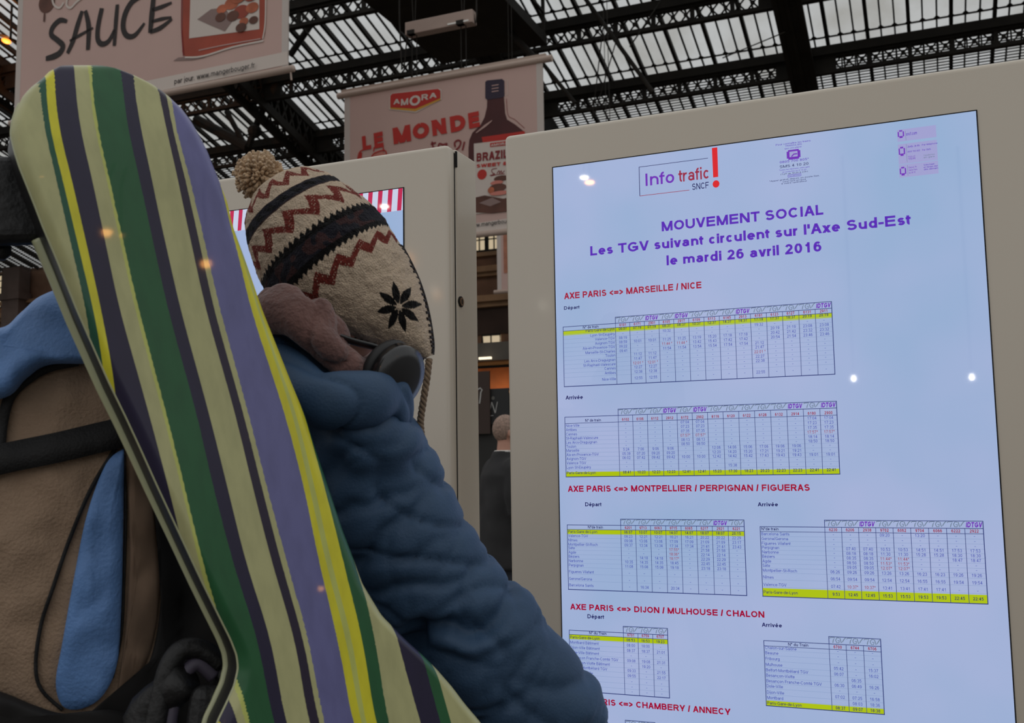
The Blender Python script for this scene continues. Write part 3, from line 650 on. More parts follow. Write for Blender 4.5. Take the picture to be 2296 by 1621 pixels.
N5 = ['Paris-Gare-de-Lyon', 'Montbard Bâtiment', 'Dijon-Ville Bâtiment', 'Dole-Ville Bâtiment', 'Besançon Franche-Comté TGV', 'Besançon-Viotte Bâtiment', 'Belfort-Montbéliard TGV', 'Mulhouse-Ville', '', '', '']
C5 = ['06:53 16:53 19:23', '08:00 18:00 -', '08:37 18:37 21:01', '-', '09:08 19:08 21:31', '- 19:20 -', '09:33 - 21:55', '09:55 - 22:17', '-', '-', '-']
timetable(0.0166, 0.1412, 0.0328, 1.0428, 1.0568, 1.066, 1.1876, (1.0662, 1.0758), 'N° du Train', 'TTT', '6701 6759 6707'.split(), list(zip(N5, [1.0745, 1.0856, 1.0966, 1.1072, 1.1182, 1.1288, 1.1391, 1.15, 1.162, 1.173, 1.1832], C5)), 0)
N6 = ['Chalon-sur-Saône', 'Beaune', 'Fribourg', 'Mulhouse', 'Belfort-Montbéliard TGV', 'Besançon-Viotte', 'Besançon Franche-Comté TGV', 'Dole-Ville', 'Dijon-Ville', 'Montbard', 'Paris-Gare-de-Lyon']
C6 = ['-', '-', '-', '05:42 - 15:37', '06:07 - 16:02', '. 06:35 .', '06:30 06:49 16:26', '-', '07:02 07:25 16:58', '. 08:03 18:36', '08:37 09:07 18:38']
timetable(0.4415, 0.5706, 0.0328, 1.0433, 1.0578, 1.0683, 1.1882, (1.1778, 1.188), 'N° du Train', 'TTT', '6700 6744 6706'.split(), list(zip(N6, [1.0745, 1.085, 1.0965, 1.1083, 1.1193, 1.13, 1.1411, 1.1515, 1.1638, 1.1746, 1.1853], C6)), 10)
timetable(0.0166, 0.1405, 0.0328, 1.2412, 1.255, 1.2645, 1.36, (1.2648, 1.274), 'N° du Train', 'TT', ['6941', '6947'], [('Paris-Gare-de-Lyon', 1.2730, '-'), ('Chambéry', 1.284, '-'), ('Annecy', 1.2945, '-')], 0)
# the left display: a striped awning over pale blue
m = MB()
def SL_(x, y, layer=1): return Vector((-SWD / 2 + x, YS - 0.00025 * layer, STOP - y))
x = 0.004; i = 0
m.add([SL_(0, 0.056), SL_(0.9, 0.056), SL_(0.9, 0), SL_(0, 0)], [(0, 1, 2, 3)], 1)
while x < 0.895:
    m.add([SL_(x - 0.004, 0.056, 2), SL_(min(x + 0.008, .9), 0.056, 2), SL_(min(x + 0.0125, .9), 0, 2), SL_(x, 0, 2)], [(0, 1, 2, 3)], 0); x += 0.0285
build(m, 'striped_awning_picture', [pix('awning_red', 186, 22, 74), pix('awning_white', 196, 204, 226)], d_left, label='red and white striped strip')
# ------------------------------------------------------------------ hanging banners
M_CLOTH = mat('lamp_tinted_banner_cloth', rgb(198, 166, 156), rough=0.85, var=0.03, vscale=1.2)  # pink of the orange hall lamps is mixed into the cloth colour
M_MARGIN = mat('banner_white', rgb(196, 184, 176), rough=0.85)
M_RAIL = mat('banner_rail', rgb(178, 156, 142), rough=0.5)
PRINT = [mat('print_red', rgb(186, 48, 40), rough=0.8), mat('print_black', rgb(46, 38, 36), rough=0.8), mat('print_bottle', rgb(72, 26, 26), rough=0.7, var=.15, vscale=2), mat('print_sauce', rgb(160, 66, 44), rough=0.7, var=.2, vscale=1.5),
         mat('print_paper', rgb(208, 194, 184), rough=0.8), mat('print_yellow', rgb(206, 150, 60), rough=0.8), mat('print_brown', rgb(98, 62, 50), rough=0.8, var=.3, vscale=3), mat('print_meat', rgb(176, 96, 66), rough=0.8, var=.4, vscale=4),
         mat('print_pink', rgb(204, 126, 112), rough=0.8), mat('print_navy', rgb(44, 32, 52), rough=0.7), mat('print_grey', rgb(140, 116, 110), rough=0.8), mat('print_dark_red', rgb(128, 36, 40), rough=0.8), mat('print_shine', rgb(186, 150, 142), rough=0.6)]
P_RED, P_BLK, P_BOT, P_SAU, P_PAP, P_YEL, P_BRO, P_MEA, P_PNK, P_NAV, P_GRY, P_DRD, P_SHI = range(13)
class Banner:
    def __init__(s, D, u0, u1, z0, z1, label, bottom=True, top=True, cable=9.0):
        s.D, s.uc, s.z0 = D, (u0 + u1) / 2, z0; s.w = u1 - u0; s.h = z1 - z0
        s.e = empty('hanging_banner', UU * s.uc + NN * D + Vector((0, 0, z0 + EYE)), -YAW, label=label, cat='banner', group='advertising banners hung under the roof')
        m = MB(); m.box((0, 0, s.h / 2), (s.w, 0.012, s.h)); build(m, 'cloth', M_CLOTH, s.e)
        for sx in (-1, 1):
            m = MB(); m.box((sx * (s.w / 2 - 0.05), 0, s.h / 2), (0.1, 0.016, s.h)); build(m, 'edge_strip', M_MARGIN, s.e)
            m = MB(); xc = sx * s.w * .37 if D != 13.0 else (-.42 if sx < 0 else .4)
            m.tube([(xc - .04, 0, s.h), (xc - .04, 0, s.h + cable)], 0.008, n=6); m.tube([(xc + .04, 0, s.h), (xc + .04, 0, s.h + cable)], 0.008, n=6); build(m, 'suspension_cable', M_IRON, s.e)
        if bottom:
            m = MB(); m.tube([(-s.w / 2 - 0.08, 0, -0.03), (s.w / 2 + 0.08, 0, -0.03)], 0.045, n=12); build(m, 'bottom_rail', M_RAIL, s.e, smooth=True)
        if top:
            m = MB(); m.tube([(-s.w / 2 - 0.12, 0, s.h), (s.w / 2 + 0.14, 0, s.h)], 0.05, n=12); m.box((0, 0, s.h + 0.05), (s.w + .1, 0.05, 0.06)); build(m, 'top_rail', M_RAIL, s.e, smooth=False)
    def p(s, q, lay=1):
        a, b = uz(q[0], q[1], s.D); return Vector((a - s.uc, -0.009 - 0.003 * lay, b - s.z0))
    def poly(s, m, pts, mi, lay=1): m.poly([s.p(q, lay) for q in pts], mi)
    def strip(s, m, pts, w, mi, lay=1, sub=4):
        q = [s.p(a, lay) for a in pts]; k = s.D / F_PX * 1.02
        ws = [x * k for x in (w if isinstance(w, (list, tuple)) else [w] * len(q))]
        if sub > 1: q, ws = spline(q, ws, sub)
        ribbon(m, [(v.x, v.z) for v in q], ws, (0, -0.009 - 0.003 * lay, 0), EX, EZ, mi)
    def letters(s, m, txt, a, b, cap, mi, weight=0.012, lay=2, **k):   # along a baseline a-b given in the photo
        p, q = s.p(a, lay), s.p(b, lay); d = (q - p); ex = d.normalized()
        text(m, txt, p, ex, Vector((-ex.z, 0, ex.x)), cap * s.D / F_PX, width=d.length, mi=mi, weight=weight, lift=.0006, **k)
def z1(q): return (q[0] / 3.2414, q[1] / 3.2414)
def z8(q): return (760 + q[0] / 4.052, 160 + q[1] / 4.052)
# the nearer, larger banner at upper left
b = Banner(10.5, -12.22, -7.41, 5.15, 8.4, 'large lamp-tinted kraft banner at upper left with brush-lettered SAUCE and a jar of sauce')
m = MB()
b.poly(m, [z1(q) for q in [(120, 790), (2092, 375), (2100, 470), (110, 880)]], P_PAP, 1)
b.letters(m, 'par jour. www.mangerbouger.fr', z1((1272, 614)), z1((1868, 500)), 16, P_BLK, weight=0.004, res=3)
build(m, 'health_notice', PRINT, b.e, label='pale foot strip with a small web address')
m = MB()
A = dict(lay=2)
for pts, w in (([(492, 158), (440, 150), (388, 200), (378, 255), (420, 292), (462, 335), (440, 385), (395, 412), (338, 428)], [26, 40, 42, 40, 40, 44, 46, 46, 34]),
               ([(602, 82), (570, 180), (535, 300), (495, 390)], [30, 42, 40, 30]), ([(625, 80), (650, 200), (643, 365)], [30, 44, 34]), ([(512, 300), (590, 255), (682, 205)], [18, 24, 14]),
               ([(745, 62), (718, 190), (715, 285), (745, 322), (795, 300), (838, 220)], [38, 40, 40, 40, 34, 26]), ([(858, 35), (848, 150), (835, 335)], [30, 36, 28]),
               ([(1060, -40), (965, 15), (912, 110), (900, 205), (928, 262), (985, 258), (1055, 170)], [34, 42, 44, 42, 40, 34, 18]),
               ([(1122, -30), (1108, 110), (1096, 240)], [36, 44, 34]), ([(1110, 75), (1180, 52), (1252, 22)], [26, 30, 16]), ([(1096, 235), (1170, 205), (1255, 140)], [28, 34, 18]), ([(1106, 160), (1180, 140), (1250, 128)], [20, 26, 14])):
    b.strip(m, [z1(q) for q in pts], [x / 3.2414 * 1.4 for x in w], P_BLK, 2)
build(m, 'brush_lettering', PRINT, b.e, label='black brush lettering')
m = MB()
c = b.p(z1((345, 20)), 1); disc(m, c, 0.16, 0.16, EX, EZ, P_BRO)
for pts in ([(385, -10), (400, 40), (440, 60), (470, 20)], [(500, -20), (490, 40), (520, 60), (560, 20), (600, -10)], [(330, 100), (326, 160)]):
    b.strip(m, [z1(q) for q in pts], 7, P_PAP if pts[0][1] < 50 else P_BRO, 3)
build(m, 'script_badge', PRINT, b.e)
m = MB()
b.poly(m, [z1(q) for q in [(1335, -120), (1328, 380), (1360, 425), (1500, 410), (1720, 340), (1905, 290), (1928, 250), (1935, -240)]], P_SAU, 1)
b.poly(m, [z1(q) for q in [(1392, -120), (1380, 282), (1890, 215), (1890, -240)]], P_PAP, 2)
b.poly(m, [z1(q) for q in [(1440, 145), (1540, 70), (1640, 60), (1700, 150), (1640, 232), (1540, 190)]], P_GRY, 3)
for i, (x, y, r, mi) in enumerate(((1620, 70, 60, P_MEA), (1690, 30, 80, P_MEA), (1760, 90, 90, P_SAU), (1840, 60, 70, P_MEA), (1700, 120, 70, P_BRO), (1610, 130, 60, P_BRO), (1850, 150, 50, P_BRO), (1780, 160, 50, P_MEA), (1740, -20, 90, P_MEA), (1830, -30, 80, P_SAU), (1760, 205, 60, P_BRO))):
    disc(m, b.p(z1((x, y)), 4 + i * .2), r / 3.2414 * b.D / F_PX, r * .72 / 3.2414 * b.D / F_PX, EX, EZ, mi)
b.strip(m, [z1(q) for q in [(1350, 420), (1480, 412), (1700, 345), (1920, 300)]], 5, P_PAP, 3); b.strip(m, [z1(q) for q in [(1450, 370), (1640, 330), (1900, 285)]], 3, P_SHI, 3)
b.strip(m, [z1(q) for q in [(1330, -100), (1326, 200), (1340, 410)]], 4, P_DRD, 3); b.strip(m, [z1(q) for q in [(1938, -200), (1934, 150), (1915, 285)]], 4, P_PAP, 3)
b.poly(m, [z1(q) for q in [(1262, 445), (1300, 420), (1380, 415), (1500, 420), (1400, 440)]], P_GRY, 1)
build(m, 'printed_jar', PRINT, b.e, label='printed jar of red-brown sauce')
m = MB(); q = b.p((652, 165), 0); m.tube([q + Vector((0, 0.01, 0.02)), q + Vector((0.005, 0.01, -0.05)), q + Vector((0.012, 0.01, -0.09))], 0.012, n=8); build(m, 'rail_tassel', M_RAIL, b.e)
# the farther banner in the middle
b2 = Banner(13.0, -8.126, -4.838, 3.34, 5.747, 'lamp-tinted kraft banner behind the kiosks with LE MONDE in red and a tall sauce bottle', cable=0.732)
m = MB()
b2.poly(m, [z8(q) for q in [(460, 235), (460, 350), (700, 378), (935, 258), (935, 168), (905, 156), (485, 200)]], P_PAP, 1)
b2.poly(m, [z8(q) for q in [(470, 240), (470, 344), (698, 366), (926, 262), (928, 200)]], P_YEL, 2)
b2.poly(m, [z8(q) for q in [(472, 226), (490, 206), (904, 162), (926, 178), (926, 246), (700, 342), (472, 330)]], P_RED, 3)
for ch, x0, x1, yb, yt in (('A', 500, 560, 305, 250), ('M', 568, 636, 315, 245), ('O', 645, 745, 322, 210), ('R', 755, 818, 268, 205), ('A', 826, 894, 250, 195)):
    b2.letters(m, ch, z8((x0, yb)), z8((x1, yb - (x1 - x0) * .13)), (yb - yt) / 4.05, P_PAP, weight=0.017, lay=4)
build(m, 'brand_badge', PRINT, b2.e, label='red hexagonal badge with white lettering')
for word in ((('L', 222, 300, 722, 575), ('E', 330, 412, 705, 545)), (('M', 500, 665, 667, 500), ('O', 680, 830, 628, 468), ('N', 850, 990, 592, 435), ('D', 1022, 1160, 560, 400), ('E', 1188, 1286, 525, 370))):
    m = MB()
    for ch, x0, x1, yb, yt in word: b2.letters(m, ch, z8((x0, yb)), z8((x1, yb - (x1 - x0) * .21)), (yb - yt) / 4.05 * 1.08, P_RED, weight=0.029, lay=2, shear=-.04)
    build(m, 'lettering', PRINT, b2.e, label='bold red lettering')
for part_ in (([(850, 640), (860, 690), (890, 700)], [(838, 664), (885, 650)], [(905, 700), (915, 660), (950, 668), (985, 660), (960, 700)]), ([(1060, 690), (1055, 650), (1085, 628), (1110, 645), (1095, 690), (1060, 720)], [(1145, 640), (1125, 720)])):
    m = MB()
    for pts in part_: b2.strip(m, [z8(q) for q in pts], 4.5, P_DRD, 2)
    build(m, 'script_lettering', PRINT, b2.e, label='dark red script')
m = MB()
for pts in ([(300, 780), (330, 745), (420, 720), (440, 780)], [(325, 690), (320, 730)], [(405, 690), (415, 730)]): b2.strip(m, [z8(q) for q in pts], 3.5, P_RED, 3)
b2.poly(m, [z8(q) for q in [(300, 800), (305, 755), (400, 728), (432, 760), (430, 820), (300, 850)]], P_PNK, 1); build(m, 'sketched_bottle', PRINT, b2.e, label='pink sketch of a bottle')
m = MB(); b2.strip(m, [z8(q) for q in [(175, 800), (190, 740), (225, 715)]], 3.5, P_RED, 3); b2.poly(m, [z8(q) for q in [(178, 800), (195, 735), (215, 740), (205, 850), (178, 850)]], P_RED, 1); build(m, 'sketched_bottle', PRINT, b2.e, label='red sketch of a bottle')
m = MB()
b2.poly(m, [z8(q) for q in [(1350, 255), (1347, 330), (1325, 420), (1290, 488), (1215, 560), (1188, 625), (1180, 700), (1182, 1250), (1700, 1180), (1700, 610), (1680, 545), (1600, 482), (1530, 440), (1512, 380), (1502, 235)]], P_BOT, 1)
b2.poly(m, [z8(q) for q in [(1333, 98), (1350, 85), (1485, 72), (1505, 88), (1507, 225), (1490, 240), (1350, 262), (1333, 245)]], P_NAV, 2)
for y in (130, 158, 185): b2.strip(m, [z8((1392, y + 4)), z8((1455, y - 6))], 2.2, P_SHI, 3, 1)
b2.strip(m, [z8(q) for q in [(1250, 562), (1330, 500), (1395, 450)]], [2, 6, 2], P_SHI, 3); b2.strip(m, [z8(q) for q in [(1525, 250), (1540, 400), (1600, 440), (1690, 520)]], 1.2, P_DRD, 2)
b2.strip(m, [z8(q) for q in [(1505, 88), (1535, 78), (1538, 215), (1508, 222)]], 1.2, P_PAP, 2, 1)
b2.poly(m, [z8(q) for q in [(1300, 600), (1690, 545), (1700, 625), (1310, 648)]], P_RED, 2)
b2.poly(m, [z8(q) for q in [(1230, 660), (1700, 605), (1700, 1250), (1240, 1300)]], P_PAP, 3)
b2.poly(m, [z8(q) for q in [(1378, 655), (1640, 622), (1640, 665), (1378, 692)]], P_RED, 4)
b2.letters(m, 'AMORA', z8((1385, 686)), z8((1540, 668)), 6, P_PAP, weight=.014, lay=5)
b2.letters(m, 'BRAZIL', z8((1255, 825)), z8((1540, 790)), 22, P_DRD, weight=.022, lay=4); b2.letters(m, 'SWEET &', z8((1256, 880)), z8((1530, 855)), 9, P_RED, weight=.022, lay=4)
for pts in ([(1440, 885), (1395, 895), (1400, 925), (1420, 935), (1375, 950)], [(1440, 930), (1460, 905), (1465, 930), (1480, 905), (1485, 930), (1510, 905)], [(1385, 955), (1440, 940), (1510, 935)]): b2.strip(m, [z8(q) for q in pts], 2, P_DRD, 4)
disc(m, b2.p(z8((1305, 940)), 4), 0.075, 0.075, EX, EZ, P_RED)
for i, (x, y, rx, ry, mi) in enumerate(((1480, 975, 80, 30, P_BRO), (1440, 1015, 70, 22, P_PNK), (1450, 1060, 95, 40, P_BRO), (1390, 1085, 36, 34, P_MEA), (1470, 1110, 110, 22, P_PNK))):
    disc(m, b2.p(z8((x, y)), 5 + i), rx / 4.05 * b2.D / F_PX, ry / 4.05 * b2.D / F_PX, EX, EZ, mi)
b2.poly(m, [z8(q) for q in [(1240, 1150), (1330, 1130), (1500, 1160), (1640, 1120), (1640, 1260), (1400, 1290), (1240, 1285)]], P_BRO, 5); b2.poly(m, [z8(q) for q in [(1280, 1200), (1400, 1150), (1480, 1190), (1380, 1230)]], P_GRY, 6)
build(m, 'printed_bottle', PRINT, b2.e, label='printed dark red sauce bottle with a white label')
m = MB(); b2.poly(m, [z8(q) for q in [(90, 1560), (1790, 1300), (1790, 1395), (90, 1660)]], P_PAP, 2); b2.letters(m, 'www.mangerbouger.fr', z8((1190, 1425)), z8((1640, 1370)), 11, P_BLK, weight=.002, lay=3); build(m, 'health_notice', PRINT, b2.e, label='pale foot strip with a small web address')
# its winch box and suspension cables
e = empty('winch_box', UU * -6.46 + NN * 13.0 + Vector((0, 0, 6.48 + EYE)), -YAW, label='long pale box hung level above the red-lettered banner', cat='box')
m = MB(); m.box((0, 0, 0.1), (1.12, 0.16, 0.2)); build(m, 'housing', mat('dusty_white_metal', rgb(168, 146, 134), rough=.6, var=.08, vscale=3), e, bevel=.01)
m = MB(); m.box((0.33, -0.085, 0.03), (0.34, 0.012, 0.025)); build(m, 'lamp_strip', mat('strip_white', rgb(235, 232, 225), rough=.5), e, label='thin white strip')
for x in (-0.46, 0.36):
    m = MB(); m.box((x, -.05, 0.03), (0.12, 0.09, 0.06)); build(m, 'bracket', M_IRON, e)
    m = MB(); m.tube([(x, 0, 0.2), (x - .5, 0, 12)], 0.008, n=6); m.tube([(x + .03, 0, 0.2), (x + .5, 0, 12)], 0.008, n=6); build(m, 'suspension_wire', M_IRON, e)
m = MB(); m.tube([(.54, 0, .2), (.6, 0, 1.0), (.5, 0, 11)], 0.012, n=6, sub=4); m.tube([(-.54, 0, .2), (-.75, .1, .32), (-.8, .1, 11)], 0.012, n=6, sub=4); build(m, 'power_cable', M_IRON, e)
# a third banner, warm lamp tint in its cloth colour, seen edge-on between the kiosks
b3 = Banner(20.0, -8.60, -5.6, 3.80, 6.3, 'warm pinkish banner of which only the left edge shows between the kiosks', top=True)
m = MB(); m.box((0.02, -0.012, 1.42), (2.72, 0.004, 2.1)); build(m, 'printed_panel', mat('print_terracotta', rgb(170, 112, 88), rough=.8, var=.15), b3.e)
# hall flood lamp at the left edge
u_, z_ = uz(14, 92, 26.0)
e = empty('flood_lamp', UU * u_ + NN * 26.0 + Vector((0, 0, z_ + EYE)), -YAW, label='glowing orange flood lamp high at the left edge', cat='lamp')
M_SOD = mat('sodium_glow', (0, 0, 0, 1), emit=(1.0, 0.20, 0.02, 1), estr=4)
rt = Matrix.Rotation(math.radians(24), 3, 'Y')
m = MB(); m.ball((0, 0, 0), (0.24, 0.10, 0.095), nu=14, nv=8, rot=rt); build(m, 'glowing_lens', M_SOD, e, smooth=True)
m = MB(); m.box((0, 0.06, 0.14), (0.6, 0.34, 0.1), rot=rt); m.box((0.1, 0.1, 0.8), (0.06, 0.06, 1.3)); build(m, 'lamp_hood', M_IRON, e)
lt = bpy.data.lights.new('flood_lamp_light', 'POINT'); lt.energy = 350; lt.color = (1, .32, .06); lt.shadow_soft_size = .25
lo = bpy.data.objects.new('flood_lamp_light', lt); COL.objects.link(lo); lo.parent = e; lo.location = (0, -0.2, -0.25)

# hall lamps behind the viewer, seen only mirrored in the displays and the board
M_WLAMP = mat('white_lamp', (0, 0, 0, 1), emit=(1, .93, .80, 1), estr=60)
M_OLAMP = mat('orange_lamp', (0, 0, 0, 1), emit=(1, .42, .10, 1), estr=75)
def mirror_lamp(px, py, n, pt, t, r, mt, label):
    d = ray(px, py).normalized(); hit = Vector((0, 0, EYE)) + d * ((pt - Vector((0, 0, EYE))).dot(n) / d.dot(n))
    c = hit + (d - n * (2 * d.dot(n))) * t
    e = empty('hall_lamp', c, label=label, cat='lamp', group='hall lamps mirrored in glossy surfaces')
    m = MB(); m.ball((0, 0, 0), r, nu=16, nv=10); build(m, 'globe', mt, e, smooth=True)
    rr = r[0] if isinstance(r, tuple) else r
    m = MB(); m.tube([(0, 0, rr * .2), (0, 0, rr * .9), (0, 0, rr * 1.1)], [rr * 1.15, rr * .6, rr * .2], n=20, cap=True); m.tube([(0, 0, rr), (0, 0, rr + 3)], .02, n=6); build(m, 'shade', M_IRON, e)
PK = UU * UR + NN * (D0 - .003) + Vector((0, 0, STOP))
mirror_lamp(1310, 398, NN, PK, 14.0, (.07, .07, .028), M_WLAMP, 'white hall lamp mirrored near the top left corner of the right display')
mirror_lamp(1322, 409, NN, PK, 14.5, (.08, .08, .03), M_OLAMP, 'orange hall lamp mirrored just below the white spot on the right display')
mirror_lamp(1914, 848, NN, PK, 12.0, (.034, .034, .044), M_WLAMP, 'lamp mirrored as the left of two white spots on the right display')
mirror_lamp(2179, 845, NN, PK, 12.0, (.034, .034, .044), M_WLAMP, 'lamp mirrored as the right of two white spots on the right display')
mirror_lamp(862, 463, NN, PK, 14.0, (.07, .07, .03), M_WLAMP, 'lamp mirrored on the striped strip of the left display')
mirror_lamp(1186, 312, NN, PK, 13.0, (.12, .12, .10), M_OLAMP, 'orange lamp mirrored on the top left corner of the right kiosk')
# ------------------------------------------------------------------ the traveller with the board
random.seed(5)
def place(px, py, y): return P(px, py, y)
M_SKIN = mat('skin', rgb(186, 138, 118), rough=0.55, spec=0.4, var=.04, vscale=20)
M_JKT = mat('padded_blue_nylon', rgb(51, 75, 102), rough=0.58, spec=0.3, var=0.14, vscale=7, bump=0.15, bscale=260)
M_FLEECE = mat('mauve_brown_fleece', rgb(118, 88, 82), rough=0.95, spec=0.1, var=0.22, vscale=22, bump=0.5, bscale=150, sheen=.3)
M_TROU = mat('dark_ski_trousers', rgb(42, 44, 52), rough=0.8, var=.15)
M_BOOT = mat('black_boot', rgb(28, 26, 26), rough=0.5)
M_HAIR = mat('dark_brown_hair', rgb(56, 40, 32), rough=0.7, var=.3, vscale=60)
FA = math.radians(50)
F3 = Vector((math.sin(FA), math.cos(FA), 0)); R3 = Vector((math.cos(FA), -math.sin(FA), 0)); Z3 = Vector((0, 0, 1))
BASE = Vector((-0.36, 1.62, 0))
def bp(r, f, z, base=BASE, fr=None):
    a, b = fr if fr else (R3, F3)
    return base + a * r + b * f + Z3 * z
def head_shape(mb, c, f, up, k=1.0, ears=True):
    f = (f - up * f.dot(up)).normalized(); r = f.cross(up).normalized()
    nu, nv = 44, 34; rows = []
    def g(a, b, s): return math.exp(-((a - b) / s) ** 2)
    for i in range(nv + 1):
        th = min(max(PI * i / nv, .03), PI - .03); row = []
        for j in range(nu):
            a = 2 * PI * j / nu
            x, y, z = math.sin(th) * math.sin(a), math.sin(th) * math.cos(a), math.cos(th)
            jaw = 1 - 0.24 * max(0, -z) ** 1.3
            X = x * 0.076 * jaw; Y = y * (0.098 if y < 0 else 0.094) * (1 - 0.10 * max(0, -z)); Zc = z * 0.118
            if y > 0:
                Y += 0.030 * g(x, 0, .16) * g(z, -.14, .20) + 0.010 * g(x, 0, .12) * g(z, .1, .2)      # nose and bridge
                Y -= 0.012 * (g(x, .38, .18) + g(x, -.38, .18)) * g(z, .08, .13)                       # eye sockets
                Y += 0.010 * g(x, 0, .3) * g(z, -.47, .06) + 0.010 * g(x, 0, .28) * g(z, -.58, .05)    # lips
                Y -= 0.006 * g(x, 0, .3) * g(z, -.525, .03)
                Y += 0.014 * g(x, 0, .3) * g(z, -.85, .14)                                             # chin
                Y += 0.006 * (g(x, .35, .25) + g(x, -.35, .25)) * g(z, .24, .08)                       # brow
            row.append(c + (r * X + f * Y + up * Zc) * k)
        rows.append(row)
    mb.grid(rows, closed=True, flip=True)
    o = len(mb.v) - (nv + 1) * nu
    mb.f.append(tuple(o + j for j in range(nu))); mb.mi.append(0); mb.f.append(tuple(o + nv * nu + j for j in range(nu - 1, -1, -1))); mb.mi.append(0)
    rot = Matrix((r, f, up)).transposed()
    if ears:
        for s in (-1, 1): mb.ball(c + (r * (s * .079) - f * .012 - up * .012) * k, (.012 * k, .020 * k, .032 * k), nu=12, nv=8, rot=rot)
    return f, r, up
def hand(mb, w, d, side, n):             # wrist, direction of the fingers, thumb side, back of the hand
    d = d.normalized(); side = (side - d * side.dot(d)).normalized(); n = d.cross(side).normalized()
    mb.tube([w - d * .03, w + d * .02, w + d * .06, w + d * .095], [(.024, .026), (.034, .019), (.042, .016), (.038, .014)], n=14, axis=side, sub=2)
    for i, (o, L) in enumerate(((.030, .070), (.010, .080), (-.011, .074), (-.031, .058))):
        a = w + d * .085 + side * o
        q = [a, a + d * L * .42 - n * .006, a + d * L * .74 - n * .022, a + d * L * .92 - n * .042]
        mb.tube(q, [.0095, .009, .0085, .007], n=8, sub=2)
    a = w + d * .03 + side * .034
    mb.tube([a - side * .01, a + side * .022 + d * .028, a + side * .030 + d * .058, a + side * .028 + d * .08 - n * .008], [.013, .012, .0105, .008], n=8, sub=2)
def torso_rings(mb, prof, base, fr, n=28):
    rows = []
    for (z, hw, hd, of) in prof:
        row = []
        for k in range(n):
            a = 2 * PI * k / n; ca, sa = math.cos(a), math.sin(a)
            q = 2.6
            rr = (abs(ca) ** q + abs(sa) ** q) ** (-1 / q)
            row.append(bp(ca * rr * hw, sa * rr * hd + of, z, base, fr))
        rows.append(row)
    mb.grid(rows, closed=True)
    o = len(mb.v) - len(rows) * n
    mb.f.append(tuple(o + j for j in range(n - 1, -1, -1))); mb.mi.append(0); mb.f.append(tuple(o + (len(rows) - 1) * n + j for j in range(n))); mb.mi.append(0)

person = empty('person', BASE, label='person in a padded blue jacket and knit hat reading the right display', cat='person')
HEAD_C = place(776, 622, 1.515)
HEAD_UP = (Vector((-0.30, -0.16, 0.94))).normalized()
SH = place(752, 940, 1.47)                # right shoulder
EL = place(962, 1312, 1.53)
WR = place(1312, 1702, 1.63)
LSH = bp(-0.21, 0.0, 1.44); LEL = bp(-0.29, 0.05, 1.14); LWR = bp(-0.24, 0.26, 1.02)
HIP = 0.93
# body: one continuous skin
m = MB()
hf, hr, hu = head_shape(m, HEAD_C, F3 * 0.97 + Z3 * .2, HEAD_UP)
NECK = bp(0.0, 0.01, 1.50)
m.tube([NECK - Z3 * .06, NECK + Z3 * .05, HEAD_C - hu * .07 - hf * .02], [.062, .056, .054], n=14, sub=2)
torso_rings(m, [(.86, .15, .10, 0), (.98, .155, .105, 0), (1.12, .14, .10, 0), (1.28, .165, .11, 0), (1.42, .17, .10, 0), (1.49, .10, .075, 0)], BASE, (R3, F3))
for a, b_, c in ((SH, EL, WR), (LSH, LEL, LWR)):
    m.tube([a, a.lerp(b_, .5), b_, b_.lerp(c, .5), c], [.052, .047, .041, .038, .026], n=12, sub=2)
m.tube([bp(-.15, 0, 1.42), LSH], [.05, .052], n=12); m.tube([bp(.12, 0, 1.42), SH], [.05, .052], n=12)
hand(m, WR, (WR - EL), F3 * .6 + R3 * -.2, Z3); hand(m, LWR, (LWR - LEL), R3, Z3)
for s in (-1, 1):
    h, k_, a_ = bp(s * .095, 0, .92), bp(s * .10, .03, .50), bp(s * .105, -.01, .09)
    m.tube([h, h.lerp(k_, .5), k_, k_.lerp(a_, .4), a_], [.085, .075, .055, .055, .036], n=12, sub=2)
    m.tube([a_ + Z3 * -.02 - F3 * .03, a_ - Z3 * .045 + F3 * .08, a_ - Z3 * .06 + F3 * .17], [(.036, .04), (.042, .032), (.03, .02)], n=10, sub=2)
bm_, _ = merged(m, 0.0065, 3)
body = build(bm_, 'body', M_SKIN, person, smooth=True, world=True)
for s in (-1, 1):
    m = MB(); m.ball(HEAD_C + hr * (s * .030) + hf * .082 + hu * .010, .0115, nu=12, nv=8); build(m, 'eye', [mat('eye', rgb(220, 214, 206), rough=.2)], body, smooth=True, world=True)
m = MB(); m.ball(HEAD_C - hf * .012 + hu * .018, (.084, .100, .112), nu=24, nv=14, rot=Matrix((hr, hf, hu)).transposed())
keep = [f for f in m.f if all((m.v[i] - HEAD_C).dot(hf) < .045 for i in f)]
m.f = keep; m.mi = [0] * len(keep); build(m, 'hair', M_HAIR, person, smooth=True, world=True)
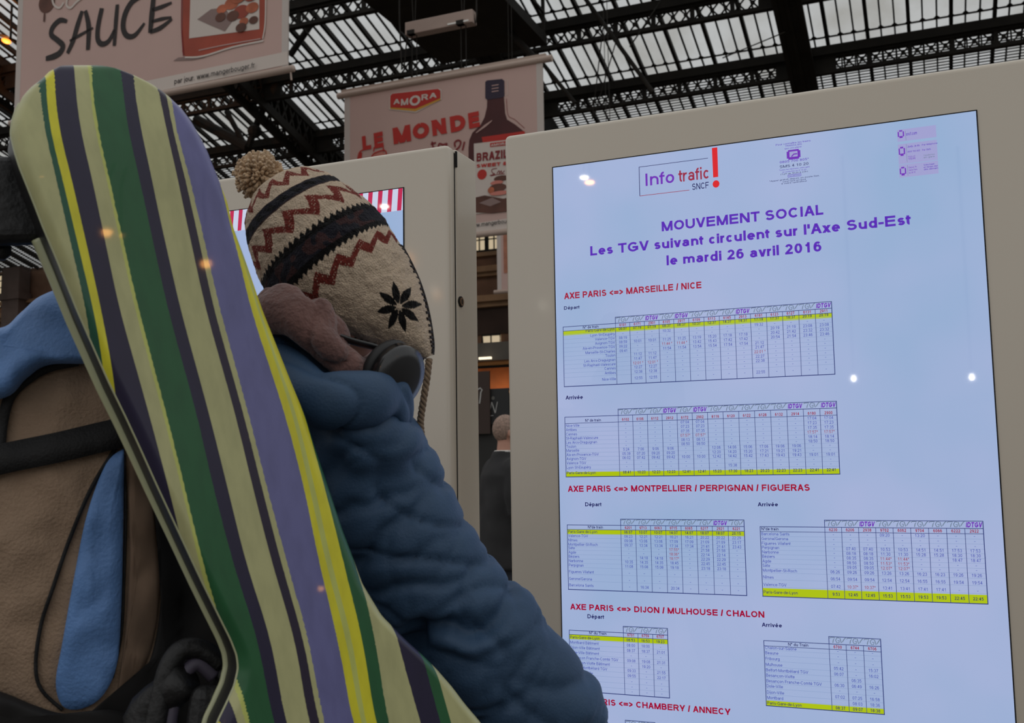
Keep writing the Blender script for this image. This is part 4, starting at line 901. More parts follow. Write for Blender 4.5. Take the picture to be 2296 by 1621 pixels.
# padded jacket: torso, sleeves and the rolled hood in one piece
m = MB()
torso_rings(m, [(.80, .215, .165, 0), (.95, .225, .17, 0), (1.10, .225, .165, 0), (1.28, .225, .165, 0), (1.40, .205, .15, 0), (1.48, .14, .115, .0), (1.535, .09, .09, .01)], BASE, (R3, F3))
def lerp3(a, b, t): return a.lerp(b, t)
arm = [SH + (SH - EL) * .10 + Vector((-.05, .03, .0)), SH, SH.lerp(EL, .28), SH.lerp(EL, .55), SH.lerp(EL, .8), EL, EL.lerp(WR, .22), EL.lerp(WR, .5), EL.lerp(WR, .78), WR - (WR - EL) * .06]
rad = [.075, .098, .112, .108, .102, .103, .106, .106, .098, .07]
m.tube(arm, rad, n=28, sub=6)
m.tube([bp(.08, 0, 1.42), SH], [.10, .095], n=20)
m.tube([bp(-.08, 0, 1.42), LSH, LSH.lerp(LEL, .4), LEL, LEL.lerp(LWR, .5), LWR], [.10, .098, .10, .095, .09, .06], n=20, sub=4)
# hood roll lying on the shoulder
hood2 = [place(560, 740, 1.50), place(620, 755, 1.45), place(680, 815, 1.43), place(740, 850, 1.45), place(800, 872, 1.50)]
m.tube(hood2, [.03, .034, .036, .036, .03], n=16, sub=5)
m.tube([place(745, 968, 1.40), place(810, 985, 1.385), place(880, 1000, 1.42), place(930, 1010, 1.50)], [.03, .05, .05, .03], n=16, sub=5)
jv, jn = merged(m, 0.0065, 8, .5)
ax = (WR - SH).normalized()
folds = []                                # creases across the sleeve: (distance along the arm, slant, depth, width)
for t_, sl, d_, w_ in ((.05, .1, .016, .012), (.115, .9, .012, .010), (.165, -.3, .016, .013), (.21, .7, .008, .007), (.26, 1.1, .013, .010), (.295, -.6, .009, .009), (.385, .8, .012, .010), (.338, .35, .036, .013), (.445, -.5, .013, .010), (.485, 1.2, .010, .009), (.57, .9, .018, .012), (.60, -.4, .010, .010), (.69, 1.0, .014, .012), (.76, .2, .010, .01)):
    folds.append((t_, sl, d_, w_))
side = ax.cross(Vector((0, -1, 0))).normalized()
for i, v in enumerate(jv.v):
    n_ = jn[i]; q = v - SH; t_ = q.dot(ax)
    base_n = noise.noise(v * 6) * .006 + noise.noise(v * 20 + Vector((3, 1, 7))) * .0015
    rr = (q - ax * t_).length
    d_ = base_n
    if -.05 < t_ < 1.0 and rr < .17:
        c = q.dot(side) / .1; wob = noise.noise(v * 9) * .035 + noise.noise(v * 24) * .012
        for t0, sl, dd, ww in folds:
            e_ = (t_ + sl * .05 * c + wob - t0) / ww
            if abs(e_) < 3: d_ -= dd * (.75 if dd < .03 else 1) * math.exp(-e_ * e_) * (.35 + .65 * max(0, min(1, .5 + c * .9 + noise.noise(v * 6) * .8)))
        rg = 1 - abs(noise.noise(Vector((t_ * 9 + c * .9, c * .8, 8.0)))); d_ -= .009 * rg ** 16
        rg = 1 - abs(noise.noise(Vector((t_ * 20 - c * 1.1, c * .9, 3.0)))); d_ -= .0035 * rg ** 14
        d_ += .006 * noise.noise(Vector((t_ * 9, c * .8, 2.0))) + .0015 * noise.noise(Vector((t_ * 30, c * 1.5, 5.0)))
    jv.v[i] = v + n_ * d_
jacket = build(jv, 'jacket', M_JKT, person, smooth=True, world=True, label='padded slate blue jacket')
m = MB()
m.tube([place(570, 770, 1.48), place(618, 800, 1.415), place(658, 850, 1.375), place(706, 893, 1.345), place(768, 895, 1.335), place(826, 893, 1.35), place(862, 882, 1.40), place(880, 868, 1.47)], [.03, .034, .037, .040, .0405, .040, .031, .012], n=26, sub=8)
m.tube([place(868, 850, 1.40), place(890, 880, 1.385), place(905, 915, 1.41), place(915, 945, 1.46)], [(.012, .02), (.016, .028), (.014, .03), (.01, .02)], n=14, sub=5)
hv, hn = merged(m, .005, 3)
for i, v in enumerate(hv.v):
    rg = 1 - abs(noise.noise(v * 9 + Vector((5, 2, 9)))); hv.v[i] = v + hn[i] * (noise.noise(v * 9) * .006 - .007 * rg ** 12)
build(hv, 'hood', M_JKT, jacket, smooth=True, world=True)
m = MB()
for s in (-1, 1):
    h, k_, a_ = bp(s * .10, 0, .90), bp(s * .105, .03, .50), bp(s * .11, -.01, .12)
    m.tube([h + Z3 * .04, h, h.lerp(k_, .5), k_, k_.lerp(a_, .5), a_], [.10, .108, .098, .082, .08, .078], n=18, sub=4)
torso_rings(m, [(.80, .16, .12, 0), (.9, .175, .13, 0), (1.0, .17, .125, 0)], BASE, (R3, F3))
tv, _ = merged(m, .012, 4); build(tv, 'trousers', M_TROU, person, smooth=True, world=True)
for s in (-1, 1):
    a_ = bp(s * .105, -.01, .0); m = MB()
    m.tube([a_ + Z3 * .24, a_ + Z3 * .12, a_ + Z3 * .05 - F3 * .01], [.062, .062, .06], n=16, sub=3)
    m.tube([a_ + Z3 * .055 - F3 * .08, a_ + Z3 * .055 + F3 * .03, a_ + Z3 * .05 + F3 * .13, a_ + Z3 * .04 + F3 * .22], [(.052, .05), (.058, .054), (.058, .048), (.04, .036)], n=16, sub=3, axis=R3)
    build(m, 'boot', M_BOOT, person, smooth=True, world=True)
# fleece scarf bunched round the neck
m = MB()
sc_pts = [place(560, 705, 1.47), place(602, 700, 1.40), place(648, 702, 1.375), place(697, 738, 1.365), place(742, 782, 1.375), place(790, 822, 1.40), place(826, 846, 1.46), place(842, 835, 1.55), place(800, 820, 1.66), place(700, 790, 1.70), place(590, 740, 1.62), place(555, 705, 1.52)]
m.tube(sc_pts, [.028, .030, .030, .027, .026, .022, .022, .024, .03, .035, .035, .03], n=18, sub=6)
m.tube([place(668, 690, 1.37), place(715, 700, 1.375), place(752, 745, 1.40), place(770, 775, 1.44)], [.02, .028, .022, .012], n=14, sub=5)
m.tube([place(592, 668, 1.42), place(640, 664, 1.385), place(690, 690, 1.38), place(728, 740, 1.40)], [.016, .02, .02, .014], n=14, sub=5)
sv, sn = merged(m, .007, 3)
for i, v in enumerate(sv.v):
    rg = 1 - abs(noise.noise(v * 11 + Vector((1, 7, 2)))); sv.v[i] = v + sn[i] * (noise.noise(v * 30) * .002 + noise.noise(v * 11) * .006 - .012 * rg ** 10)
build(sv, 'scarf', M_FLEECE, person, smooth=True, world=True, label='mauve-brown fleece scarf')
# ---- knit hat
HAT = [((600, 425), (625, 402), .012), ((572, 452), (690, 381), .052), ((554, 508), (735, 391), .074), ((560, 554), (765, 408), .088), ((574, 602), (800, 432), .096), ((592, 645), (838, 464), .100),
       ((622, 692), (868, 502), .100), ((682, 724), (890, 538), .092), ((742, 746), (914, 578), .080), ((798, 762), (940, 634), .066), ((852, 776), (959, 698), .050), ((905, 789), (970, 764), .031), ((954, 806), (970, 797), .012)]
NRING = len(HAT)
YH = 1.50
def hat_ring(t):                          # smooth interpolation of the measured cross-sections
    i = min(int(t), NRING - 2); u = t - i
    def cr(a, b, c, d): return 0.5 * ((2 * b) + (c - a) * u + (2 * a - 5 * b + 4 * c - d) * u * u + (3 * b - a - 3 * c + d) * u ** 3)
    ii = [max(i - 1, 0), i, i + 1, min(i + 2, NRING - 1)]
    L = tuple(cr(*[HAT[k][0][c] for k in ii]) for c in (0, 1)); R = tuple(cr(*[HAT[k][1][c] for k in ii]) for c in (0, 1)); hd = cr(*[HAT[k][2] for k in ii])
    return L, R, hd
CREAM, RUST, NAVY, BRN, BLKW, MAUVE = (.86, .67, .49), (.26, .040, .028), (.020, .019, .028), (.06, .026, .022), (.006, .005, .005), (.075, .034, .034)
def hat_colour(t, ph, x, y):
    n1 = noise.noise(Vector((x * .045, y * .045, 1))); n2 = noise.noise(Vector((x * .3, y * .3, 4)))
    c = CREAM
    s = ph / PI * 14                      # stitches run round the head
    def zig(t0, amp, per, w):
        z = abs(((s / per) % 1) - .5) * 4 - 1
        return abs(t - t0 - amp * z) < w
    if t < 7.35:
        tri = abs(((s * 2.2) % 1) - .5) * 2
        xr = (x * .86 + y * .5) / 5.0; yr = (y * .86 - x * .5) / 5.0; knit = (xr % 1 > .16) or (yr % 1 > .3)
        if zig(1.80, .34, 2.0, .24) and knit: c = RUST
        if zig(4.10, .36, 2.0, .27) and knit: c = RUST
        if zig(6.86, .22, 1.8, .20) and knit: c = RUST
        if 2.62 < t < 3.28:
            c = NAVY
            if abs(t - 2.95) < .16 and (math.floor(s * 1.6) % 2 == 0): c = BLKW
            if t > 3.2 or t < 2.68: c = BRN
        if 4.86 + .22 * tri < t < 6.34 - .16 * tri:
            c = BLKW
            if 5.28 < t < 5.98: c = NAVY if n1 > -.1 else MAUVE
    if t > 6.3:
        dx, dy = x - 904, y - 701; r = math.hypot(dx * 1.15, dy); a = math.atan2(dy, dx * 1.15)
        k = abs(((a + .25) / (PI / 4)) % 1 - .5) * 2       # 1 in the middle between petals
        if 7 < r < 54 and (1 - k) * r * .39 < 8.5 * math.sin(PI * min(1, max(0, (r - 5) / 49))) + .5: c = BLKW
    sp = ph * 150 / 6.0; rowp = (x * .6 + y * .8) / 4.6 + abs((sp % 1) - .5) * 1.2
    f = (1 + .14 * n1 + .16 * n2) * (.86 + .14 * math.cos(2 * PI * sp)) * (.92 + .10 * math.cos(2 * PI * rowp))
    return tuple(max(0, q * f) for q in c) + (1,)
def hat_grid(t0, t1, a0, a1, nt, na, inset=0.0):
    rows, cols = [], []
    for i in range(nt + 1):
        t = t0 + (t1 - t0) * i / nt; L, R, hd = hat_ring(t)
        pl, pr = P(L[0], L[1], YH), P(R[0], R[1], YH); c = (pl + pr) / 2; ax_ = (pr - pl) / 2
        row = []
        for j in range(na + 1):
            ph = a0 + (a1 - a0) * j / na
            v = c + ax_ * (math.sin(ph) * (1 - inset)) + Vector((0, -1, 0)) * (hd * math.cos(ph) * (1 - inset))
            x = (L[0] + R[0]) / 2 + (R[0] - L[0]) / 2 * math.sin(ph); y = (L[1] + R[1]) / 2 + (R[1] - L[1]) / 2 * math.sin(ph)
            bump = noise.noise(v * 55) * .0022 + noise.noise(v * 160) * .0014
            row.append(v + (v - c).normalized() * bump); cols.append(hat_colour(t, ph + .3 * math.sin(t), x, y))
        rows.append(row)
    return rows, cols
M_KNIT = mat('patterned_wool_knit', (1, 1, 1, 1), rough=0.95, spec=0.1, attr='Col', bump=0.8, bscale=420, sheen=.08)
m = MB(); m.col = []
rows, cols = hat_grid(0, 12, -PI / 2, PI / 2, 330, 230); m.grid(rows, flip=True); m.col += cols
rows, cols = hat_grid(0, 6.2, PI / 2, 3 * PI / 2, 120, 60); m.grid(rows, flip=True); m.col += cols
hat = build(m, 'knit_hat', M_KNIT, person, smooth=True, world=True, label='cream patterned knit hat with ear flaps')
sd = hat.modifiers.new('thick', 'SOLIDIFY'); sd.thickness = 0.004; sd.offset = -1
M_STITCH = mat('dark_wool_stitch', rgb(44, 36, 32), rough=.95, bump=.5, bscale=300)
m = MB()
for sgn, t0, t1, k in ((1, 7.4, 11.9, 22), (-1, 8.2, 11.9, 14)):
    for i in range(k):
        t = t0 + (t1 - t0) * i / k; L, R, hd = hat_ring(t); pl, pr = P(*L, YH), P(*R, YH); c = (pl + pr) / 2; ax_ = (pr - pl) / 2
        e_ = c + ax_ * sgn * 1.01; q = c + ax_ * sgn * math.sin(1.15) + Vector((0, -1, 0)) * hd * math.cos(1.15) * 1.0
        d_ = (q - e_); d_ = d_.normalized() * min(d_.length, .0135)
        m.tube([e_ - d_ * .1 + Vector((0, -.002, 0)), e_ + d_ * 1.1 + Vector((0, -.002, 0))], .0023, n=5)
    pts = []
    for i in range(40):
        t = t0 + (t1 - t0) * i / 39; L, R, hd = hat_ring(t); pl, pr = P(*L, YH), P(*R, YH); pts.append((pl + pr) / 2 + (pr - pl) / 2 * sgn * 1.01)
    m.tube(pts, .0026, n=6)
build(m, 'blanket_stitch', M_STITCH, hat, world=True, label='dark stitched edge')
M_POM = mat('beige_yarn', rgb(190, 160, 126), rough=.95, var=.25, vscale=40, bump=.4, bscale=200, sheen=.3)
PC = place(580, 393, 1.50); m = MB()
for i in range(760):
    z = 1 - 2 * (i + .5) / 760; a = i * 2.39996; d_ = Vector((math.sqrt(1 - z * z) * math.cos(a), math.sqrt(1 - z * z) * math.sin(a), z))
    d_ = (d_ + Vector([random.uniform(-.22, .22) for _ in range(3)])).normalized()
    L_ = .0335 * random.uniform(.9, 1.06); k = Vector([random.uniform(-1, 1) for _ in range(3)]) * .006
    m.tube([PC + d_ * .012, PC + d_ * L_ * .7 + k * .5, PC + d_ * L_ + k], [.0020, .0030, .0024], n=5)
m.ball(PC, .024, nu=14, nv=8)
build(m, 'pompon', M_POM, hat, smooth=True, world=True, label='beige yarn pompon')
m = MB(); cp = [P(962, 806, 1.495), P(957, 850, 1.49), P(949, 900, 1.485), P(943, 945, 1.485), P(945, 978, 1.487)]
cs, _ = spline(cp, [1] * 5, 14)
for k in range(3):
    pts = []
    for i, q in enumerate(cs):
        a = i * .62 + k * 2 * PI / 3; pts.append(q + Vector((math.cos(a), math.sin(a), 0)) * .0028)
    m.tube(pts, .0030, n=6)
for k in range(5): m.tube([cp[-1], cp[-1] + Vector((random.uniform(-.006, .006), random.uniform(-.004, .004), -.018))], .0012, n=5)
build(m, 'braided_tie', mat('grey_brown_yarn', rgb(128, 108, 88), rough=.95, var=.3, vscale=90), hat, smooth=True, world=True, label='grey-brown braided cord')
# ---- headphones hanging round the neck
hp = empty('headphones', place(880, 850, 1.45), label='black headphones hanging round the neck below the knit hat', cat='headphones')
M_HP = mat('black_plastic', rgb(20, 20, 22), rough=.28, spec=.5, coat=.3); M_PAD = mat('black_leatherette', rgb(26, 25, 26), rough=.55)
def cup(c, d, k=1.0):
    d = d.normalized(); m = MB()
    m.tube([c - d * .017, c - d * .010, c + d * .010, c + d * .015], [.030 * k, .038 * k, .037 * k, .026 * k], n=30, flat=.82, axis=Vector((0.3, 0, 1)))
    q = build(m, 'ear_cup', M_HP, hp, smooth=True, world=True)
    m = MB(); e1 = d.cross(Vector((0.3, 0, 1))).normalized(); e2 = d.cross(e1).normalized()
    m.tube([c - d * .022 + e2 * (.031 * k * math.cos(a)) + e1 * (.026 * k * math.sin(a)) for a in [2 * PI * i / 24 for i in range(25)]], .0105, n=10, cap=False)
    build(m, 'ear_pad', M_PAD, q, smooth=True, world=True)
cup(place(890, 846, 1.40), Vector((.60, -.66, -.32)), 1.26); cup(bp(-.09, .09, 1.50), Vector((-.8, .3, 0)), 1.0)
m = MB(); m.tube([place(882, 806, 1.42), place(850, 782, 1.405), place(790, 765, 1.40), place(700, 735, 1.40), place(620, 720, 1.50), bp(-.10, .0, 1.535), bp(-.095, .075, 1.52)], [(.004, .009)] * 7, n=10, sub=6)
build(m, 'headband', M_HP, hp, smooth=True, world=True)
# ------------------------------------------------------------------ snowboard strapped to the pack
BN = Vector((math.sin(math.radians(30)), -math.cos(math.radians(30)), 0.10)).normalized()   # its base looks this way
BC = P(350, 850, 1.17)
def onb(px, py, off=0.0):
    d = ray(px, py); e = Vector((0, 0, EYE)); t = (BC - e).dot(BN) / d.dot(BN); return e + d * t + BN * off
OUT = [(113, 176, 186), (117, 140, 236), (130, 117, 285), (148, 102, 322), (168, 78, 356), (191, 57, 383), (228, 40, 416), (256, 31, 434), (287, 27, 450), (330, 36, 470), (364, 46, 482), (400, 60, 496), (450, 80, 515),
       (500, 99, 526), (582, 134, 556), (690, 177, 593), (851, 248, 657), (931, 287, 690), (1000, 319, 711), (1091, 360, 742), (1185, 404, 773), (1256, 437, 800), (1309, 462, 819), (1380, 497, 862), (1434, 524, 915), (1470, 538, 955),
       (1500, 541, 985), (1540, 532, 1020), (1580, 514, 1050), (1621, 494, 1085), (1720, 470, 1150), (1850, 480, 1220), (2050, 560, 1310), (2250, 650, 1380), (2450, 770, 1420), (2600, 900, 1400), (2680, 1020, 1330), (2700, 1120, 1200)]
STR = [(154, [93, 105, 123.4, 170, 205, 210, 279, 302, 356, 375, 384, 470, 478, 482, 490, 510, 560, 600, 620]),
       (278, [99, 110, 129, 177, 213, 217.5, 285.4, 313, 372, 387, 393, 472, 480, 484, 492, 515, 565, 605, 625]),
       (463, [140, 154, 173, 217.5, 253, 257.6, 325.5, 350, 410, 430, 440, 510, 516, 521, 532, 552, 600, 640, 660]),
       (690, [192, 208, 224.5, 264.6, 302.7, 308.7, 374.8, 401, 459, 479, 491, 561, 577, 582, 597, 620, 670, 710, 730]),
       (931, [240, 255, 268, 333, 367, 373, 441, 467, 527, 547, 557, 639.5, 657, 664, 690, 712, 760, 800, 820]),
       (1091, [300, 318, 330, 375, 407, 413, 477, 507, 565, 587, 597, 681.5, 693, 704, 729, 745, 800, 840, 860]),
       (1256, [350, 368, 380, 424, 446, 452, 520, 547, 607, 629, 641, 714, 729, 740, 769, 801, 850, 890, 905]),
       (1434, [405, 425, 440, 480, 505, 512, 577, 605, 660, 681, 691, 757, 776, 788, 813, 840, 889, 938, 950]),
       (1621, [462, 480, 494, 530, 551, 556, 613, 638, 691, 715, 724, 791, 809, 818, 842, 869, 942, 987, 1002]),
       (1900, [560, 578, 590, 626, 645, 650, 705, 730, 780, 803, 812, 878, 895, 903, 926, 952, 1025, 1070, 1085]),
       (2700, [830, 845, 855, 885, 900, 905, 955, 976, 1020, 1040, 1048, 1105, 1120, 1128, 1148, 1170, 1235, 1275, 1290])]
def interp(tab, y, n):
    for a, b in zip(tab, tab[1:]):
        if y <= b[0] or b is tab[-1]:
            t = max(0.0, min(1.0, (y - a[0]) / (b[0] - a[0])));
            A, B = (a[1], b[1]) if n else (a[1:], b[1:])
            return [p * (1 - t) + q * t for p, q in zip(A, B)]
def smooth_out(y):
    L = R = W = 0
    for d, w in ((-8, 1), (0, 2), (8, 1)):
        if y < 260: d *= .25
        a, b = interp(OUT, y + d, False); L += a * w; R += b * w; W += w
    return L / W, R / W
def stripes(y):
    acc = [0] * 19
    for d, w in ((-60, 1), (-20, 1.5), (20, 1.5), (60, 1)):
        acc = [p + q * w / 5 for p, q in zip(acc, interp(STR, y + d, True))]
    return acc
BCOL = dict(c=rgb(180, 178, 128), g=rgb(34, 90, 52), d=rgb(28, 84, 62), y=rgb(214, 206, 46), n=rgb(34, 28, 56), v=rgb(106, 106, 154), l=rgb(190, 196, 104), k=rgb(40, 30, 52))
SEQ = 'cdynclgncnlvylygcngc'.replace('l', 'l')
SEQ = ['c', 'd', 'y', 'n', 'c', 'l', 'g', 'n', 'c', 'k', 'c', 'v', 'y', 'l', 'y', 'g', 'c', 'n', 'g', 'c']
M_BASE = bpy.data.materials.new('striped_gloss_base'); M_BASE.use_nodes = True
_n, _l = M_BASE.node_tree.nodes, M_BASE.node_tree.links
_b = _n['Principled BSDF']; _b.inputs['Roughness'].default_value = .4; _b.inputs['Specular IOR Level'].default_value = .3; _b.inputs['Coat Weight'].default_value = .22; _b.inputs['Coat Roughness'].default_value = .03
_at = _n.new('ShaderNodeAttribute'); _at.attribute_name = 'stripe'; _rp = _n.new('ShaderNodeValToRGB'); _rp.color_ramp.interpolation = 'CONSTANT'
_e = _rp.color_ramp.elements
_e[0].position = 0; _e[0].color = BCOL[SEQ[0]]; _e[1].position = 1 / 20; _e[1].color = BCOL[SEQ[1]]
for i in range(2, 20):
    q = _e.new(i / 20); q.color = BCOL[SEQ[i]]
_l.new(_at.outputs['Fac'], _rp.inputs[0])
_nz = _n.new('ShaderNodeTexNoise'); _nz.inputs['Scale'].default_value = 30; _nz.inputs['Detail'].default_value = 6
_mx = _n.new('ShaderNodeMix'); _mx.data_type = 'RGBA'; _mx.blend_type = 'MULTIPLY'; _mx.inputs['Factor'].default_value = 1
_r2 = _n.new('ShaderNodeValToRGB'); _r2.color_ramp.elements[0].position = .3; _r2.color_ramp.elements[0].color = (.86, .86, .86, 1); _r2.color_ramp.elements[1].position = .6
_l.new(_nz.outputs['Fac'], _r2.inputs[0]); _l.new(_rp.outputs[0], _mx.inputs['A']); _l.new(_r2.outputs[0], _mx.inputs['B']); _l.new(_mx.outputs['Result'], _b.inputs['Base Color'])
board = empty('snowboard', onb(1120, 2700), label='snowboard with green, navy, lavender and yellow stripes slung on the back', cat='snowboard')
ys = [113 + (113 * 0 + 7) * 0]
ys = [113, 114, 115.5, 117, 120, 124, 130, 138, 148, 158, 170, 182] + list(range(196, 1700, 8)) + list(range(1700, 2600, 25)) + [2600, 2640, 2670, 2690, 2700]
NC = 150; TH = 0.058
rows, sval = [], []
for y in ys:
    L, R = smooth_out(y); sb = stripes(y); row = []
    for j in range(NC + 1):
        c = j / NC; x = L + (R - L) * c
        k = 0
        while k < 19 and x > sb[k]: k += 1
        lo = sb[k - 1] if k > 0 else sb[0] - 150; hi = sb[k] if k < 19 else sb[18] + 150
        sval.append((k + min(.98, max(.02, (x - lo) / (hi - lo)))) / 20)
        e = min(c, 1 - c) * (R - L); ey = (y - 113) * 1.2
        e = min(e, ey)
        roll = .010 * max(0, 1 - e / 26) ** 2
        nose = .05 * max(0, (420 - y) / 307) ** 2
        row.append(onb(x, y, -roll - nose * .6))
    rows.append(row)
m = MB(); m.grid(rows, flip=True)
base = build(m, 'striped_base', M_BASE, board, smooth=True, world=True, label='glossy striped base')
at = base.data.attributes.new('stripe', 'FLOAT', 'POINT'); at.data.foreach_set('value', sval)
M_EDGE = mat('black_sidewall', rgb(24, 23, 24), rough=.45); M_RIM = mat('pale_edge', rgb(176, 178, 140), rough=.35, coat=.3)
back = [[v - BN * TH for v in r] for r in rows]
m = MB(); m.grid(back); build(m, 'deck', mat('dark_deck', rgb(40, 38, 44), rough=.5), board, smooth=True, world=True)
loop = [r[0] for r in rows] + rows[-1][1:] + [r[-1] for r in reversed(rows[:-1])] + list(reversed(rows[0][1:-1]))
lb = [v - BN * TH for v in loop]; n_ = len(loop)
m = MB(); m.add(loop + lb, [(i, (i + 1) % n_, n_ + (i + 1) % n_, n_ + i) for i in range(n_)]); build(m, 'sidewall', M_EDGE, board, smooth=True, world=True)
left = [r[0] for r in rows[14:]]
m = MB(); m.tube([v - BN * .002 for v in left], .0018, n=6); build(m, 'metal_edge', M_RIM, board, smooth=True, world=True, label='pale base edge')
m = MB(); m.tube([v - BN * (TH - .004) for v in left[36:]], [.0085 - .0035 * min(1, i / 90) for i in range(len(left) - 36)], n=10); build(m, 'deck_edge', M_RIM, board, smooth=True, world=True, label='pale deck edge')
M_BIND = mat('black_binding', rgb(15, 14, 15), rough=.55, var=.3, vscale=20, bump=.3, bscale=80)
def binding(px, py, k=1.0):
    c = onb(px, py, -TH - .02); u = (onb(px + 60, py) - onb(px, py)).normalized(); w = BN.cross(u).normalized()
    m = MB(); m.box((0, 0, 0), (.24 * k, .11 * k, .03), rot=None)
    rot = Matrix((u, w, BN)).transposed(); m.v = [c + rot @ v for v in m.v]
    b = build(m, 'binding', M_BIND, board, world=True, bevel=.02, bseg=4, label='black binding')
    for t_, hgt in ((-.05, .055), (.07, .045)):
        m = MB(); m.tube([c + u * t_ + w * (.055 * math.cos(a)) - BN * (.015 + hgt * math.sin(a)) for a in [PI * i / 14 for i in range(15)]], .012, n=8, flat=1.0)
        build(m, 'binding_strap', M_BIND, b, smooth=True, world=True)
    m = MB(); m.tube([c - u * .10 + w * .05 - BN * .01, c - u * .13 - BN * .06, c - u * .10 - w * .05 - BN * .01], [.02, .028, .02], n=12, sub=5); build(m, 'heel_cup', M_BIND, b, smooth=True, world=True)
for px, py, t_, r_ in ((240, 520, 13, .062), (272, 528, 15, .022), (462, 590, 13, .07), (78, 262, 12, .03), (720, 1318, 11, .03)):
    mirror_lamp(px, py, -BN, BC, t_, r_, M_OLAMP, {240: 'orange lamp mirrored on the cream stripe high on the snowboard', 272: 'tiny lamp mirrored at the edge of the green stripe', 462: 'orange lamp mirrored on the dark stripe of the snowboard',
                78: 'dim lamp mirrored on the tip of the snowboard', 720: 'small lamp mirrored low on the lavender stripe'}[px])
binding(110, 400); binding(640, 1640, .8)
for pts, r_, mt in (([(545, 1500), (500, 1468), (455, 1466), (425, 1500), (405, 1570), (385, 1680)], .013, M_BIND), ([(530, 1530), (490, 1500), (455, 1530), (430, 1600), (415, 1700)], .009, mat('grey_violet_strap', rgb(74, 68, 82), rough=.6))):
    m = MB(); m.tube([onb(x, y, -TH - .045) for x, y in pts], [(r_, r_ * 1.0)] * len(pts), n=10, sub=6); build(m, 'leash_loop', mt, board, smooth=True, world=True)
# ------------------------------------------------------------------ backpack
M_TAN = mat('tan_canvas', rgb(150, 126, 104), rough=.85, var=.14, vscale=9, bump=.4, bscale=240)
M_BLUE = mat('bright_blue_nylon', rgb(94, 134, 190), rough=.6, var=.10, vscale=8, bump=.25, bscale=200)
M_WEB = mat('black_webbing', rgb(17, 16, 17), rough=.75, bump=.3, bscale=300)
M_DRK = mat('charcoal_panel', rgb(22, 20, 20), rough=.85, var=.2, vscale=12)
pack = empty('backpack', Vector((-.66, 1.42, .80)), label='tan and blue backpack with black straps at lower left', cat='backpack')
def pk(px, py, off=0.0):                  # a point on the pack's rounded outer face
    a = (px + 20) / 420.0; b = (py - 1180) / 560.0
    bulge = .10 * max(0.0, 1 - a * a) ** .5 if abs(a) < 1 else 0.0
    bulge *= max(.12, 1 - .55 * b * b) if abs(b) < 1.3 else .1
    q = Vector((px * .011, py * .011, 3)); wr = noise.noise(q) * .010 + noise.noise(q * 2.3) * .004
    return P(px, py, 1.40 - bulge - off + wr)
def pgrid(f, x0, x1, y0, y1, nx, ny, off=0.0):
    return [[pk(x0(y) + (x1(y) - x0(y)) * i / nx if callable(x0) else x0 + (x1 - x0) * i / nx, y, off) for i in range(nx + 1)] for y in [y0 + (y1 - y0) * j / ny for j in range(ny + 1)]]
rows = []
for j in range(61):
    y = 770 + (1600 - 770) * j / 60; e = min(1, math.sin(PI * min(.5, (j + .5) / 12 if j < 30 else (60.5 - j) / 12)))
    x0, x1 = -20 - 420 * (.82 + .18 * e), -20 + 420 * (.82 + .18 * e); row = [pk(x0 + (x1 - x0) * i / 60, y, 0) for i in range(61)]
    rows.append(row)
m = MB(); m.grid(rows, flip=True)
brow = [[Vector((v.x, 1.43, v.z)) for v in r] for r in rows]; m.grid(brow)
lp = [r[0] for r in rows] + rows[-1][1:] + [r[-1] for r in reversed(rows[:-1])] + list(reversed(rows[0][1:-1])); lk = [Vector((v.x, 1.43, v.z)) for v in lp]; n_ = len(lp)
m.add(lp + lk, [(i, n_ + i, n_ + (i + 1) % n_, (i + 1) % n_) for i in range(n_)])
build(m, 'main_compartment', M_TAN, pack, smooth=True, world=True)
def patch(name, outline, off, mt, th=.006, sub=10, **k):          # a sewn-on panel following the pack's face
    m = MB(); cx = sum(p[0] for p in outline) / len(outline); cy = sum(p[1] for p in outline) / len(outline)
    pts, _ = spline([Vector((x, y, 0)) for x, y in outline + [outline[0]]], [1] * (len(outline) + 1), 6); pts = pts[:-1]
    rr = []
    for i in range(sub + 1):
        t = i / sub; rr.append([pk(cx + (p.x - cx) * t, cy + (p.y - cy) * t, off + th * (1 - t ** 6)) for p in pts])
    m.grid(rr, closed=True); n = len(pts); o = len(m.v)
    m.add([pk(p.x, p.y, -.004) for p in pts], []); m.f += [(o - n + i, o - n + (i + 1) % n, o + (i + 1) % n, o + i) for i in range(n)]; m.mi += [0] * n
    return build(m, name, mt, pack, smooth=True, world=True, **k)
def strap(name, pts, w, off, mt, parent=None):
    m = MB(); ps, _ = spline([Vector((x, y, 0)) for x, y in pts], [1] * len(pts), 8); A, B = [], []
    for i, p in enumerate(ps):
        t = (ps[min(i + 1, len(ps) - 1)] - ps[max(i - 1, 0)]).normalized(); nn = Vector((-t.y, t.x, 0)) * w / 2
        A.append([pk(p.x + nn.x, p.y + nn.y, off - .006), pk(p.x + nn.x, p.y + nn.y, off), pk(p.x, p.y, off + .002), pk(p.x - nn.x, p.y - nn.y, off), pk(p.x - nn.x, p.y - nn.y, off - .006)])
    m.grid(A); return build(m, name, mt, parent or pack, smooth=True, world=True)
patch('side_panel', [(278, 1005), (238, 1040), (196, 1150), (165, 1300), (140, 1440), (125, 1530), (140, 1582), (178, 1590), (228, 1562), (262, 1490), (272, 1360), (276, 1200)], .010, M_BLUE, label='bright blue teardrop panel')
strap('piping', [(262, 1000), (218, 1070), (188, 1130), (150, 1225), (118, 1320), (92, 1400), (80, 1490), (92, 1545), (140, 1592)], 9, .006, M_WEB)
strap('piping', [(278, 1020), (282, 1150), (278, 1300), (272, 1420), (252, 1520)], 7, .006, M_WEB)
